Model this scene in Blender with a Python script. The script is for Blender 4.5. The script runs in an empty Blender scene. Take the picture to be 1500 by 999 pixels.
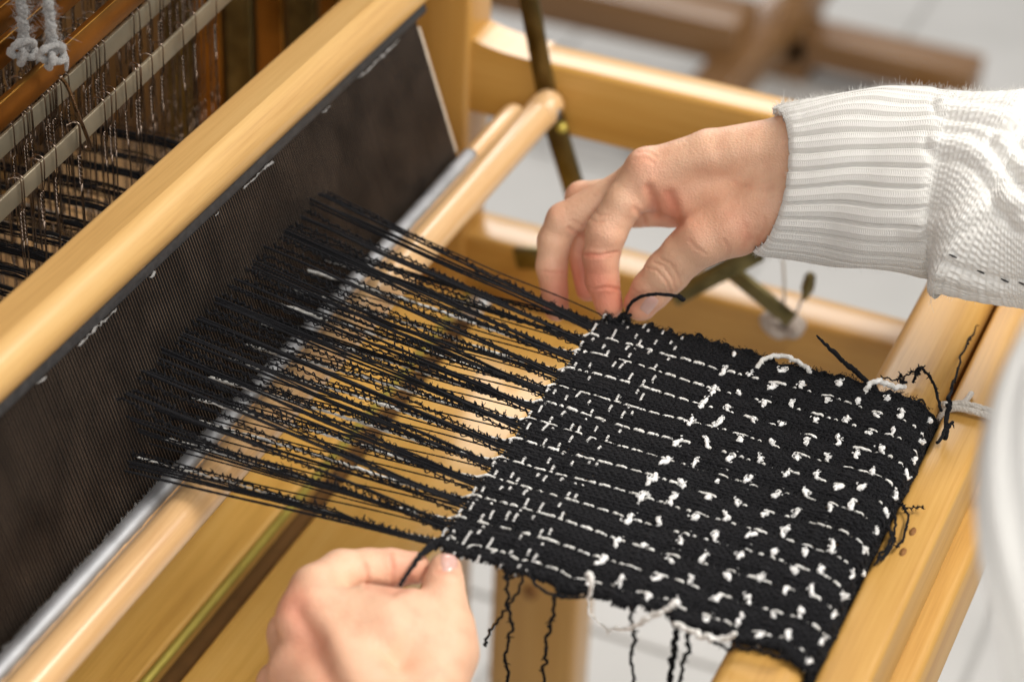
import bpy, bmesh, math
import numpy as np
from mathutils import Vector, Matrix

# ------------------------------------------------------------------ camera, light, exposure
SC = bpy.context.scene
COL = SC.collection
YAW, PIT, ROLL, F = math.radians(21.9), math.radians(34.4), math.radians(2.6), 3541.0


def _cam_dir(hr, hf, up):
    r = hr
    f = hf * math.cos(PIT) - up * math.sin(PIT)
    d = -(hf * math.sin(PIT) + up * math.cos(PIT))
    c, s = math.cos(ROLL), math.sin(ROLL)
    return [c * r - s * d, s * r + c * d, f]


R = np.array([_cam_dir(math.sin(YAW), math.cos(YAW), 0), _cam_dir(-math.cos(YAW), math.sin(YAW), 0), _cam_dir(0, 0, 1)]).T


def ray(px, py):
    v = np.array([px - 750.0, py - 499.5, F])
    return R.T @ (v / np.linalg.norm(v))


C = -ray(760, 630) * 1.30          # the world's origin is the middle of the fell of the cloth


def at(px, py, ax, val):
    r = ray(px, py)
    return C + r * (val - C[ax]) / r[ax]


def dep(px, py, d):
    r = ray(px, py)
    return C + r * (d / (R[2] @ r))


def proj(P):
    q = (np.asarray(P) - C) @ R.T
    return np.stack([750 + F * q[..., 0] / q[..., 2], 499.5 + F * q[..., 1] / q[..., 2], q[..., 2]], -1)


cd = bpy.data.cameras.new('camera')
cam = bpy.data.objects.new('camera', cd)
COL.objects.link(cam)
M = Matrix.Identity(4)
for i in range(3):
    M[i][0], M[i][1], M[i][2], M[i][3] = R[0][i], -R[1][i], -R[2][i], C[i]
cam.matrix_world = M
cd.sensor_width = 36
cd.sensor_fit = 'HORIZONTAL'
cd.lens = F * 36 / 1500
cd.clip_start, cd.clip_end = .05, 60
cd.dof.use_dof = True
cd.dof.focus_distance = 1.318
cd.dof.aperture_fstop = 4.4
SC.camera = cam

W = bpy.data.worlds.new('World')
SC.world = W
W.use_nodes = True
W.node_tree.nodes['Background'].inputs[0].default_value = (.93, .95, 1, 1)
W.node_tree.nodes['Background'].inputs[1].default_value = .30


def area(name, loc, target, along, sx, sy, power, col=(1, .95, .88)):
    """rectangular lamp; 'along' is the world direction of its long side"""
    l = bpy.data.lights.new(name, 'AREA')
    l.shape = 'RECTANGLE'
    l.size, l.size_y, l.energy, l.color = sx, sy, power, col
    o = bpy.data.objects.new(name, l)
    COL.objects.link(o)
    z = (Vector(loc) - Vector(target)).normalized()
    y = z.cross(Vector(along)).normalized()
    x = y.cross(z)
    m = Matrix((x, y, z)).transposed().to_4x4()
    o.matrix_world = Matrix.Translation(loc) @ m
    return o


area('ceiling_lamp', (.35, -1.10, 1.9), (.1, .05, 0), (1, 0, 0), 1.7, .16, 26)
area('ceiling_lamp', (.8, -1.45, 2.1), (.15, .05, 0), (1, 0, 0), 1.8, .4, 42)
area('window_and_fill_light', (3.9, 1.5, 2.3), (.4, 0, 0), (0, 1, 0), 2.4, 1.3, 95, (1, .98, .95))
area('window_and_fill_light', (-.1, -2.4, 1.7), (0, 0, 0), (1, 0, 0), 2.2, 1.2, 16, (1, .97, .93))  # unseen fill, not a window: added on the weaver's side to brighten the sweater
area('window_and_fill_light', (-2.4, -.9, 1.5), (.1, 0, 0), (0, 1, 0), 1.8, 1.3, 44, (1, .97, .93))  # extra fill added behind the camera to lift skin and wool facing it
SC.view_settings.view_transform = 'Standard'
SC.view_settings.look = 'None'
SC.view_settings.exposure = -.06
SC.view_settings.gamma = 1
SC.render.engine = 'CYCLES'
SC.cycles.use_denoising = True
SC.cycles.max_bounces = 8

rng = np.random.default_rng(7)


# ------------------------------------------------------------------ helpers
def build(name, V, faces, mat, parent=None, smooth=True, uv=None, col=None):
    """faces: list of int arrays (n,3)/(n,4) or a list of tuples"""
    V = np.asarray(V, dtype=np.float32)
    me = bpy.data.meshes.new(name)
    if isinstance(faces, np.ndarray):
        faces = [faces]
    if len(faces) and not isinstance(faces[0], np.ndarray):
        me.from_pydata(V.tolist(), [], [tuple(f) for f in faces])
    else:
        li = np.concatenate([f.ravel() for f in faces]).astype(np.int32)
        ls = np.concatenate([np.full(len(f), f.shape[1]) for f in faces])
        me.vertices.add(len(V))
        me.vertices.foreach_set('co', V.ravel())
        me.loops.add(len(li))
        me.loops.foreach_set('vertex_index', li)
        me.polygons.add(len(ls))
        me.polygons.foreach_set('loop_start', np.concatenate([[0], np.cumsum(ls)[:-1]]).astype(np.int32))
        me.update(calc_edges=True)
        me.validate()
    if smooth:
        me.polygons.foreach_set('use_smooth', np.ones(len(me.polygons), dtype=bool))
    if col is not None:
        a = me.color_attributes.new('tint', 'FLOAT_COLOR', 'POINT')
        c4 = np.ones((len(V), 4), dtype=np.float32)
        c4[:, :3] = np.asarray(col).reshape(len(V), -1)
        a.data.foreach_set('color', c4.ravel())
    if uv is not None:
        u = me.uv_layers.new(name='UVMap')
        idx = np.empty(len(me.loops), dtype=np.int32)
        me.loops.foreach_get('vertex_index', idx)
        u.data.foreach_set('uv', np.asarray(uv, dtype=np.float32)[idx].ravel())
    if mat:
        me.materials.append(mat)
    o = bpy.data.objects.new(name, me)
    COL.objects.link(o)
    if parent is not None:
        adopt(o, parent)
    return o


def adopt(o, parent):
    o.parent = parent
    w = Matrix.Translation(parent.get('_base', (0, 0, 0)))
    o.matrix_parent_inverse = w.inverted()


def thing(name, label, cat, loc=(0, 0, 0), group=None):
    o = bpy.data.objects.new(name, None)
    COL.objects.link(o)
    o.location = loc
    o.empty_display_size = .02
    o['_base'] = tuple(float(v) for v in loc)
    o['label'], o['category'] = label, cat
    if group:
        o['group'] = group
    return o


def tag(o, label, cat, group=None):
    o['label'], o['category'] = label, cat
    if group:
        o['group'] = group
    return o


def sub(name, *a, **k):
    """a sub-part: parented to a part that sits at the world origin of its mesh"""
    o = build(name, *a[:-1], None, **k)
    p = a[-1]
    o.parent = p
    o.matrix_parent_inverse = Matrix.Identity(4)
    return o


def merge(parts):
    Vs, Fs, n = [], {}, 0
    for V, fs in parts:
        if isinstance(fs, np.ndarray):
            fs = [fs]
        for f in fs:
            Fs.setdefault(f.shape[1], []).append(f + n)
        Vs.append(V)
        n += len(V)
    return np.concatenate(Vs), [np.concatenate(f) for f in Fs.values()]


def tube(P, rad, sides=6, ref=(0, 0, 1), flat=None, twist=0.0, caps=True):
    P = np.asarray(P, float)
    n = len(P)
    rad = np.broadcast_to(np.asarray(rad, float), (n,))
    t = np.gradient(P, axis=0)
    t /= np.linalg.norm(t, axis=1, keepdims=True) + 1e-12
    ref = np.asarray(ref, float)
    s = np.cross(t, ref)
    s /= np.linalg.norm(s, axis=1, keepdims=True) + 1e-9
    u = np.cross(s, t)
    a = np.linspace(0, 2 * np.pi, sides, endpoint=False)[None, :] + (np.arange(n) * twist)[:, None]
    fl = 1.0 if flat is None else flat
    V = P[:, None, :] + rad[:, None, None] * (np.cos(a)[..., None] * s[:, None, :] + fl * np.sin(a)[..., None] * u[:, None, :])
    V = V.reshape(-1, 3)
    i = np.arange(n - 1)[:, None] * sides
    j = np.arange(sides)[None, :]
    k = (j + 1) % sides
    Q = np.stack([i + j, i + k, i + sides + k, i + sides + j], -1).reshape(-1, 4)
    if caps:
        V = np.concatenate([V, P[:1], P[-1:]])
        c0, c1 = n * sides, n * sides + 1
        jj = np.arange(sides)
        T = np.concatenate([np.stack([np.full(sides, c0), (jj + 1) % sides, jj], -1),
                            np.stack([np.full(sides, c1), (n - 1) * sides + jj, (n - 1) * sides + (jj + 1) % sides], -1)])
        return V, [Q, T]
    return V, [Q]


def spline(pts, n):
    """Catmull-Rom through pts"""
    p = np.asarray(pts, float)
    p = np.concatenate([2 * p[:1] - p[1:2], p, 2 * p[-1:] - p[-2:-1]])
    m = len(p) - 3
    t = np.linspace(0, m - 1e-9, n)
    i = t.astype(int)
    f = (t - i)[:, None]
    a, b, c, d = p[i], p[i + 1], p[i + 2], p[i + 3]
    return .5 * (2 * b + (c - a) * f + (2 * a - 5 * b + 4 * c - d) * f ** 2 + (3 * b - a - 3 * c + d) * f ** 3)


def smooth_noise(n, step, amp, dims=3, r=None):
    r = r or rng
    k = max(4, int(n / step) + 4)
    v = r.normal(size=(k, dims))
    return spline(v, n) * amp


def box(x0, x1, y0, y1, z0, z1, bev=.003, seg=3):
    bm = bmesh.new()
    bmesh.ops.create_cube(bm, size=1)
    for v in bm.verts:
        v.co = Vector(((x0 + x1) / 2 + v.co.x * (x1 - x0), (y0 + y1) / 2 + v.co.y * (y1 - y0), (z0 + z1) / 2 + v.co.z * (z1 - z0)))
    if bev:
        bmesh.ops.bevel(bm, geom=bm.edges[:], offset=bev, segments=seg, profile=.5, affect='EDGES')
    bm.verts.index_update()
    V = [v.co[:] for v in bm.verts]
    Fc = [tuple(v.index for v in f.verts) for f in bm.faces]
    bm.free()
    return V, Fc


def obox(a, b, w, th, nrm, bev=.001):
    """bar from a to b, width w across, thickness th along nrm"""
    a, b, nrm = np.asarray(a, float), np.asarray(b, float), np.asarray(nrm, float)
    L = np.linalg.norm(b - a)
    t = (b - a) / L
    s = np.cross(nrm, t)
    s /= np.linalg.norm(s)
    n = np.cross(t, s)
    V, Fc = box(-L / 2, L / 2, -w / 2, w / 2, -th / 2, th / 2, bev, 2)
    V = np.asarray(V)
    return (a + b) / 2 + V[:, :1] * t + V[:, 1:2] * s + V[:, 2:] * n, Fc


def extrude_x(prof, x0, x1, inset=.002):
    """closed profile in (y, z) swept along X, ends softened"""
    p = np.asarray(prof, float)
    c = p.mean(0)
    rings = []
    for x, k in ((x0, .93), (x0 + inset * .3, .975), (x0 + inset, 1), (x1 - inset, 1), (x1 - inset * .3, .975), (x1, .93)):
        q = c + (p - c) * k
        rings.append(np.column_stack([np.full(len(p), x), q]))
    n = len(p)
    V = np.concatenate(rings)
    F_ = []
    for r in range(len(rings) - 1):
        for j in range(n):
            k = (j + 1) % n
            F_.append((r * n + j, r * n + k, r * n + n + k, r * n + n + j))
    F_.append(tuple(range(n))[::-1])
    F_.append(tuple((len(rings) - 1) * n + j for j in range(n)))
    return V, F_


def arc(cx, cy, r, a0, a1, n=12):
    a = np.radians(np.linspace(a0, a1, n))
    return [(cx + r * math.cos(t), cy + r * math.sin(t)) for t in a]


# ------------------------------------------------------------------ materials
def nodes(name):
    m = bpy.data.materials.new(name)
    m.use_nodes = True
    nt = m.node_tree
    return m, nt, nt.nodes['Principled BSDF'], nt.nodes.new, nt.links.new


def setp(b, **k):
    for n, v in k.items():
        n = n.replace('_', ' ')
        b.inputs[n].default_value = v if not isinstance(v, tuple) else (v + (1,) if len(v) == 3 and n != 'Subsurface Radius' else v)


def ramp(new, stops):
    r = new('ShaderNodeValToRGB')
    e = r.color_ramp.elements
    while len(e) < len(stops):
        e.new(.5)
    for s, (p, c) in zip(e, stops):
        s.position, s.color = p, (*c, 1)
    return r


def wood(name, dark, mid, light, axis='X', rough=.33, coat=.35, scale=1.0):
    m, nt, b, new, link = nodes(name)
    tc = new('ShaderNodeTexCoord')
    mp = new('ShaderNodeMapping')
    s = {'X': (1.6, 26, 26), 'Y': (26, 1.6, 26), 'Z': (26, 26, 1.6)}[axis]
    mp.inputs['Scale'].default_value = [v * scale for v in s]
    link(tc.outputs['Object'], mp.inputs[0])
    n1 = new('ShaderNodeTexNoise')
    n1.inputs['Scale'].default_value = 1.6
    n1.inputs['Detail'].default_value = 5
    n1.inputs['Distortion'].default_value = .7
    link(mp.outputs[0], n1.inputs['Vector'])
    mp2 = new('ShaderNodeMapping')
    mp2.inputs['Scale'].default_value = [v * scale * (9 if v > 2 else 4) for v in s]
    link(tc.outputs['Object'], mp2.inputs[0])
    n2 = new('ShaderNodeTexNoise')
    n2.inputs['Scale'].default_value = 2.2
    n2.inputs['Detail'].default_value = 6
    n2.inputs['Roughness'].default_value = .7
    link(mp2.outputs[0], n2.inputs['Vector'])
    mx = new('ShaderNodeMix')
    mx.inputs[0].default_value = .42
    link(n1.outputs[0], mx.inputs[2])
    link(n2.outputs[0], mx.inputs[3])
    r = ramp(new, [(.32, dark), (.5, mid), (.7, light)])
    link(mx.outputs[0], r.inputs[0])
    link(r.outputs[0], b.inputs['Base Color'])
    bp = new('ShaderNodeBump')
    bp.inputs['Strength'].default_value = .12
    bp.inputs['Distance'].default_value = .0004
    link(n2.outputs[0], bp.inputs['Height'])
    link(bp.outputs[0], b.inputs['Normal'])
    rr = new('ShaderNodeMapRange')
    rr.inputs[3].default_value, rr.inputs[4].default_value = rough - .06, rough + .12
    link(n1.outputs[0], rr.inputs[0])
    link(rr.outputs[0], b.inputs['Roughness'])
    setp(b, Coat_Weight=coat, Coat_Roughness=.16)
    return m


def metal(name, col, rough=.35, var=.4, metallic=1.0, nscale=40):
    m, nt, b, new, link = nodes(name)
    tc = new('ShaderNodeTexCoord')
    n1 = new('ShaderNodeTexNoise')
    n1.inputs['Scale'].default_value = nscale
    n1.inputs['Detail'].default_value = 6
    link(tc.outputs['Object'], n1.inputs['Vector'])
    d = tuple(c * (1 - var) for c in col)
    r = ramp(new, [(.3, d), (.65, col)])
    link(n1.outputs[0], r.inputs[0])
    link(r.outputs[0], b.inputs['Base Color'])
    rr = new('ShaderNodeMapRange')
    rr.inputs[3].default_value, rr.inputs[4].default_value = rough - .08, rough + .15
    link(n1.outputs[0], rr.inputs[0])
    link(rr.outputs[0], b.inputs['Roughness'])
    setp(b, Metallic=metallic)
    return m


def fibre(name, c0, c1, scale=1800, rough=.85, sheen=.2, bump=.5, dist=.0003, spec=.25):
    m, nt, b, new, link = nodes(name)
    tc = new('ShaderNodeTexCoord')
    n1 = new('ShaderNodeTexNoise')
    n1.inputs['Scale'].default_value = scale
    n1.inputs['Detail'].default_value = 4
    link(tc.outputs['Object'], n1.inputs['Vector'])
    r = ramp(new, [(.35, c0), (.7, c1)])
    link(n1.outputs[0], r.inputs[0])
    link(r.outputs[0], b.inputs['Base Color'])
    bp = new('ShaderNodeBump')
    bp.inputs['Strength'].default_value = bump
    bp.inputs['Distance'].default_value = dist
    link(n1.outputs[0], bp.inputs['Height'])
    link(bp.outputs[0], b.inputs['Normal'])
    setp(b, Roughness=rough, Sheen_Weight=sheen, Sheen_Roughness=.5, Specular_IOR_Level=spec)
    return m


M_CAP = wood('honey_beech', (.47, .26, .085), (.62, .375, .135), (.71, .465, .19), 'X')
M_ROD = wood('pale_beech', (.52, .29, .12), (.67, .42, .20), (.76, .52, .28), 'X', rough=.3, coat=.45)
M_BEAM = wood('golden_pine', (.38, .185, .033), (.53, .285, .062), (.63, .37, .105), 'X', rough=.5, coat=.12)
M_RAIL = wood('golden_pine_rail', (.47, .235, .045), (.56, .30, .065), (.64, .37, .10), 'Y')
M_POST = wood('golden_pine_post', (.42, .21, .04), (.50, .265, .06), (.58, .33, .09), 'Z')
M_BOARD = wood('yellow_board', (.56, .30, .06), (.72, .42, .10), (.80, .51, .155), 'X', rough=.42)
M_STAND = wood('brown_stand_wood', (.15, .07, .018), (.21, .10, .03), (.28, .15, .05), 'Y', rough=.35)
M_BRASS = metal('worn_brass', (.72, .62, .14), .45, .2, .6)
M_SHAFTBRASS = metal('dark_amber_brass', (.46, .22, .045), .3, .6, nscale=18)
M_OLD = metal('tarnished_brass', (.24, .195, .085), .3, .55, nscale=60)
M_ALU = metal('dull_aluminium', (.34, .295, .21), .36, .25, .6)
M_TUBE = metal('brushed_aluminium', (.48, .49, .51), .55, .3, .85)
M_GREYBIND = metal('grey_reed_binding', (.05, .048, .048), .5, .4, .3, 300)
M_DENT = metal('dark_steel', (.010, .008, .007), .5, .4, .5)
M_DENTEDGE = metal('polished_dent_edge', (.23, .165, .115), .4, .45, .9)
M_DARKWOOD = wood('dark_amber_wood', (.16, .08, .022), (.25, .13, .04), (.32, .18, .06), 'Z', rough=.3)
M_WIRE = metal('heddle_wire', (.30, .23, .18), .26, .6, nscale=120)
M_IRON = metal('screw_steel', (.25, .25, .26), .35, .3)
M_LATH = fibre('reed_end_lath', (.42, .34, .26), (.55, .47, .37), 300, .6, 0, .2)
M_BLACK = fibre('black_yarn', (.004, .004, .005), (.014, .014, .0165), 1300, .75, .04, spec=.12)
M_BLACK2 = fibre('black_fuzzy_yarn', (.0035, .0035, .0042), (.013, .013, .0155), 1700, .9, .05, spec=.1)
M_WHITE = fibre('white_cotton_yarn', (.58, .56, .52), (.93, .92, .89), 260, .9, .2)
M_SLUB = fibre('white_slub_yarn', (.80, .79, .77), (.95, .945, .93), 900, .9, .3)
M_CORD = fibre('grey_cord', (.17, .165, .16), (.36, .35, .335), 1500, .95, .4, 1, .0006)
M_CORDW = fibre('off_white_cord', (.50, .46, .40), (.74, .70, .64), 1300, .9, .3)
M_KNOT = wood('wood_knot', (.20, .08, .018), (.26, .11, .025), (.33, .16, .04), 'Y', coat=.0, rough=.7)


def ply_mat():
    m, nt, b, new, link = nodes('black_white_plied_yarn')
    a = new('ShaderNodeVertexColor')
    a.layer_name = 'tint'
    link(a.outputs[0], b.inputs['Base Color'])
    setp(b, Roughness=.8, Sheen_Weight=.2)
    return m


M_PLY = ply_mat()


def floor_mat(name, c0, c1):
    m, nt, b, new, link = nodes(name)
    tc = new('ShaderNodeTexCoord')
    n1 = new('ShaderNodeTexNoise')
    n1.inputs['Scale'].default_value = 5
    n1.inputs['Detail'].default_value = 6
    link(tc.outputs['Object'], n1.inputs['Vector'])
    r = ramp(new, [(.3, c0), (.7, c1)])
    link(n1.outputs[0], r.inputs[0])
    link(r.outputs[0], b.inputs['Base Color'])
    setp(b, Roughness=.45)
    return m


M_TILE = floor_mat('pale_floor_tile', (.45, .44, .415), (.54, .525, .50))
M_GROUT = floor_mat('tile_joint', (.40, .39, .37), (.44, .43, .41))


def skin_mat():
    m, nt, b, new, link = nodes('fair_skin')
    tc = new('ShaderNodeTexCoord')
    a = new('ShaderNodeVertexColor')
    a.layer_name = 'tint'
    n1 = new('ShaderNodeTexNoise')
    n1.inputs['Scale'].default_value = 90
    n1.inputs['Detail'].default_value = 5
    link(tc.outputs['Object'], n1.inputs['Vector'])
    r = ramp(new, [(.3, (.90, .80, .77)), (.5, (1.0, .98, .96)), (.7, (1.04, 1.04, 1.03))])
    link(n1.outputs[0], r.inputs[0])
    mx = new('ShaderNodeMix')
    mx.data_type = 'RGBA'
    mx.blend_type = 'MULTIPLY'
    mx.inputs[0].default_value = .75
    link(a.outputs[0], mx.inputs[6])
    link(r.outputs[0], mx.inputs[7])
    link(mx.outputs[2], b.inputs['Base Color'])
    vo = new('ShaderNodeTexVoronoi')
    vo.inputs['Scale'].default_value = 900
    link(tc.outputs['Object'], vo.inputs['Vector'])
    n2 = new('ShaderNodeTexNoise')
    n2.inputs['Scale'].default_value = 420
    n2.inputs['Detail'].default_value = 4
    link(tc.outputs['Object'], n2.inputs['Vector'])
    ad = new('ShaderNodeMath')
    ad.operation = 'ADD'
    link(vo.outputs['Distance'], ad.inputs[0])
    link(n2.outputs[0], ad.inputs[1])
    bp = new('ShaderNodeBump')
    bp.inputs['Strength'].default_value = .42
    bp.inputs['Distance'].default_value = .0005
    link(ad.outputs[0], bp.inputs['Height'])
    link(bp.outputs[0], b.inputs['Normal'])
    setp(b, Roughness=.5, Subsurface_Weight=.16, Subsurface_Scale=.003, Specular_IOR_Level=.45)
    b.inputs['Subsurface Radius'].default_value = (1.0, .35, .2)
    return m


M_SKIN = skin_mat()
M_NAIL, _nt, _b, _n, _l = nodes('fingernail_pink')
setp(_b, Base_Color=(.66, .40, .34), Roughness=.25, Subsurface_Weight=.2, Subsurface_Scale=.002, Coat_Weight=.3)


def wool_mat(name, cols, rows, moss=False):
    m, nt, b, new, link = nodes(name)

    def mth(op, a, bb=None):
        n = new('ShaderNodeMath')
        n.operation = op
        for i, v in enumerate((a, bb)):
            if v is None:
                continue
            if isinstance(v, (int, float)):
                n.inputs[i].default_value = v
            else:
                link(v, n.inputs[i])
        return n.outputs[0]
    uv = new('ShaderNodeUVMap')
    sp = new('ShaderNodeSeparateXYZ')
    link(uv.outputs[0], sp.inputs[0])
    tc = new('ShaderNodeTexCoord')
    nz = new('ShaderNodeTexNoise')
    nz.inputs['Scale'].default_value = 120
    nz.inputs['Detail'].default_value = 3
    link(tc.outputs['Object'], nz.inputs['Vector'])
    jit = mth('MULTIPLY', mth('SUBTRACT', nz.outputs[0], .5), .5)
    u = mth('MULTIPLY', sp.outputs[0], cols)
    v = mth('ADD', mth('MULTIPLY', sp.outputs[1], rows), jit)
    tri = mth('ABSOLUTE', mth('SUBTRACT', mth('FRACT', u), .5))
    if moss:
        h = mth('MULTIPLY', mth('SINE', mth('MULTIPLY', u, math.pi)), mth('SINE', mth('MULTIPLY', v, math.pi)))
        h = mth('ABSOLUTE', h)
    else:
        h = mth('ABSOLUTE', mth('SINE', mth('MULTIPLY', mth('ADD', v, mth('MULTIPLY', tri, 1.1)), math.pi)))
        h = mth('MULTIPLY', h, mth('SUBTRACT', 1.0, mth('POWER', mth('MULTIPLY', tri, 2.0), 4.0)))
    n2 = new('ShaderNodeTexNoise')
    n2.inputs['Scale'].default_value = 1500
    n2.inputs['Detail'].default_value = 4
    link(tc.outputs['Object'], n2.inputs['Vector'])
    hh = mth('ADD', h, mth('MULTIPLY', n2.outputs[0], .7))
    bp = new('ShaderNodeBump')
    bp.inputs['Strength'].default_value = .5 if not moss else .35
    bp.inputs['Distance'].default_value = .0009
    link(hh, bp.inputs['Height'])
    link(bp.outputs[0], b.inputs['Normal'])
    r = ramp(new, [(.0, (.71, .69, .645)), (.6, (.81, .795, .755)), (1, (.85, .835, .80))])
    link(h, r.inputs[0])
    link(r.outputs[0], b.inputs['Base Color'])
    setp(b, Roughness=.95, Sheen_Weight=.45, Sheen_Roughness=.5, Specular_IOR_Level=.15)
    return m


M_RIB = wool_mat('off_white_rib_knit', 84, 92)
M_MOSS = wool_mat('off_white_moss_knit', 90, 70, True)

# ------------------------------------------------------------------ floor
V, Fc = box(-2.5, 7.0, -5.0, 5.0, -.86, -.80, 0)
fl = build('floor', V, Fc, M_GROUT, smooth=False)
fl['kind'] = 'structure'
TS = .42
tme = None
for ix in range(0, 13):
    for iy in range(-5, 7):
        if tme is None:
            V, Fc = box(-TS / 2 + .0025, TS / 2 - .0025, -TS / 2 + .0025, TS / 2 - .0025, -.002, .004, .0015, 1)
            t = build('tile', V, Fc, M_TILE, smooth=False)
            tme = t.data
        else:
            t = bpy.data.objects.new('tile', tme)
            COL.objects.link(t)
        t.parent = fl
        t.location = (.1 + ix * TS, .06 + iy * TS, -.799)

# ------------------------------------------------------------------ background stand
stand = thing('wooden_stand', 'blurred brown wooden stand on the floor behind the loom', 'stand', (1.9, .4, -.795))
V, Fc = box(1.70, 1.79, .40, 1.5, -.684, -.626, .006)
build('foot_beam', V, Fc, M_STAND, stand)
V, Fc = box(1.90, 1.965, .128, .46, -.768, -.722, .006)
build('foot_beam', V, Fc, M_STAND, stand)
V, Fc = obox((1.60, .435, -.745), (1.95, .34, -.60), .055, .06, (-.4, 0, 1), .005)
build('strut', V, Fc, M_STAND, stand)
V, Fc = box(1.90, 1.96, .355, .425, -.795, -.30, .006)
build('post', V, Fc, M_STAND, stand)
for yy in (.16, 1.3):
    V, Fc = box(1.71, 1.95, yy, yy + .05, -.796, -.70 if yy > 1 else -.768, .004)
    build('foot', V, Fc, M_STAND, stand)

# ------------------------------------------------------------------ loom frame
loom = thing('weaving_loom', 'honey coloured wooden loom frame holding the black and white cloth', 'loom', (.1, .1, -.795))
BY0, BY1 = -.1565, -.1970
V, Fc = box(-.42, .39, BY1, BY0, -.042, -.0028, .0105, 6)
beam = build('breast_beam', V, Fc, M_BEAM, loom)
V, Fc = box(-.42, .44, -.2265, -.2005, -.058, -.0115, .004, 4)
frail = build('front_rail', V, Fc, M_BEAM, loom)
for px, py in ((1337, 778), (1323, 808)):
    p = at(px, py, 1, -.2345)
    q = at(px, py, 2, -.0112)
    a = np.linspace(0, 2 * np.pi, 14, endpoint=False)
    k = np.column_stack([q[0] + .0036 * np.cos(a), -.2135 + .0017 * np.sin(a), np.full(14, -.0112)])
    V = np.concatenate([k, k - (0, 0, .002)])
    sub('wood_knot', V, [tuple(range(14))] + [(i, i + 14, (i + 1) % 14 + 14, (i + 1) % 14) for i in range(14)], M_KNOT, frail)
V, Fc = box(-.42, .44, -.2385, -.150, -.12, -.0605, .005, 3)
build('lower_front_board', V, Fc, M_BEAM, loom)
# side rails on the far side
V, Fc = box(.392, .424, -.30, .215, -.052, .0, .004, 3)
build('side_rail', V, Fc, M_RAIL, loom)
prof = [(.205, .0062), (.198, .0040), (.190, .0024), (.180, .0011), (.168, .0004), (.155, .0001), (.155, -.002), (.205, -.002)]
prof = [(y, z) for y, z in prof]
n = len(prof)
V = [(.392, y, z) for y, z in prof] + [(.424, y, z) for y, z in prof]
build('rail_fillet', V, [tuple(range(n))[::-1], tuple(range(n, 2 * n))] + [(i, (i + 1) % n, n + (i + 1) % n, n + i) for i in range(n)], M_RAIL, loom, smooth=False)
V, Fc = box(.388, .428, .204, .30, -.60, .55, .004, 3)
build('corner_post', V, Fc, M_POST, loom)
V, Fc = box(.392, .430, -.30, .32, -.205, -.152, .004, 3)
build('lower_side_rail', V, Fc, M_RAIL, loom)
l0, l1 = at(720, 840, 0, .40), at(846, 880, 0, .40)
V, Fc = box(.40, .44, l1[1], l0[1], -.79, -.2055, .005, 3)
leg = build('leg', V, Fc, M_POST, loom)
kp = at(777, 867, 0, .3995)
a = np.linspace(0, 2 * np.pi, 14, endpoint=False)
k = np.column_stack([np.full(14, .3992), kp[1] + .006 * np.cos(a), kp[2] + .008 * np.sin(a)])
sub('wood_knot', np.concatenate([k, k + (.001, 0, 0)]), [tuple(range(14))] + [(i, i + 14, (i + 1) % 14 + 14, (i + 1) % 14) for i in range(14)], M_KNOT, leg)
# boards under the warp, a slot between them with a brass rod
V, Fc = box(-.55, .391, .203, .330, -.222, -.2, .004, 4)
build('shelf_board', V, Fc, M_BOARD, loom)
V, Fc = box(-.55, .391, .099, .182, -.222, -.2, .004, 4)
build('shelf_board', V, Fc, M_BOARD, loom)
V, Fc = box(-.55, .390, .178, .216, -.245, -.2235, .002, 1)
build('slot_floor', V, Fc, metal('slot_brown', (.20, .105, .035), .5, .3, .0), loom)
V, Fc = tube([(-.55, .1985, -.2), (.39, .1985, -.2)], .0030, 12)
build('brass_rod', V, Fc, M_BRASS, loom)
V, Fc = box(-.55, .391, .36, .46, -.26, -.235, .006, 3)
build('shelf_board', V, Fc, M_BOARD, loom)
V, Fc = box(-.55, .331, .300, .470, -.125, -.100, .004, 2)
build('lamm_board', V, Fc, M_ROD, loom)
for yy in (.50, .62, .74):
    V, Fc = box(-.55, .391, yy, yy + .06, -.2, -.15, .006, 3)
    build('back_cross_beam', V, Fc, M_POST, loom)
V, Fc = box(.332, .344, .245, .80, -.40, .60, .003, 2)
build('castle_side', V, Fc, M_DARKWOOD, loom)
V, Fc = box(-.60, .331, .50, .515, .085, .60, .003, 2)
build('castle_panel', V, Fc, M_DARKWOOD, loom)
# brass linkage at the far lower right
a, b = at(985, 436, 0, .375), at(1112, 369, 0, .375)
V, Fc = obox(a, b, .014, .004, (1, 0, 0))
build('brass_link', V, Fc, M_OLD, loom)
a, b = at(1060, 388, 0, .381), at(1160, 470, 0, .381)
V, Fc = obox(a, b, .0125, .004, (1, 0, 0))
build('brass_link', V, Fc, M_OLD, loom)
a, b = at(755, 378, 0, .385), at(792, 378, 0, .385)
V, Fc = obox(a, b, .017, .006, (1, 0, 0), .002)
build('brass_bracket', V, Fc, M_OLD, loom)

# ------------------------------------------------------------------ beater
TILT = math.radians(18.84)
RB, RT = np.array([.1689, -.0275]), np.array([.2014, .0681])     # reed bottom and top in (y, z)
beater = thing('beater', 'loom beater with dark steel reed between honey wooden cap and pale round rail', 'beater', (0, .16, -.03))
XE = .293
cap = [(.2015, .0705)] + arc(.2060, .0885, .0148, 240, 100, 24) + [(.2225, .1003)] + arc(.2225, .0963, .004, 80, 10, 5) + [(.2265, .0760), (.2235, .0705)]
V, Fc = extrude_x(cap[::-1], -.50, XE + .012, .004)
o = build('cap', V, Fc, M_CAP, beater)
o.data.set_sharp_from_angle(angle=math.radians(14))
reed = thing('reed', '', '', (0, 0, 0))
for kx in ('label', 'category'):
    del reed[kx]
adopt(reed, beater)
nrm2 = np.array([-math.cos(TILT), math.sin(TILT)])        # reed face normal in (y, z), towards the weaver
bars, xx = [], np.arange(-.46, XE - .003, .0024)
vb, qb = [], []
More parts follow.
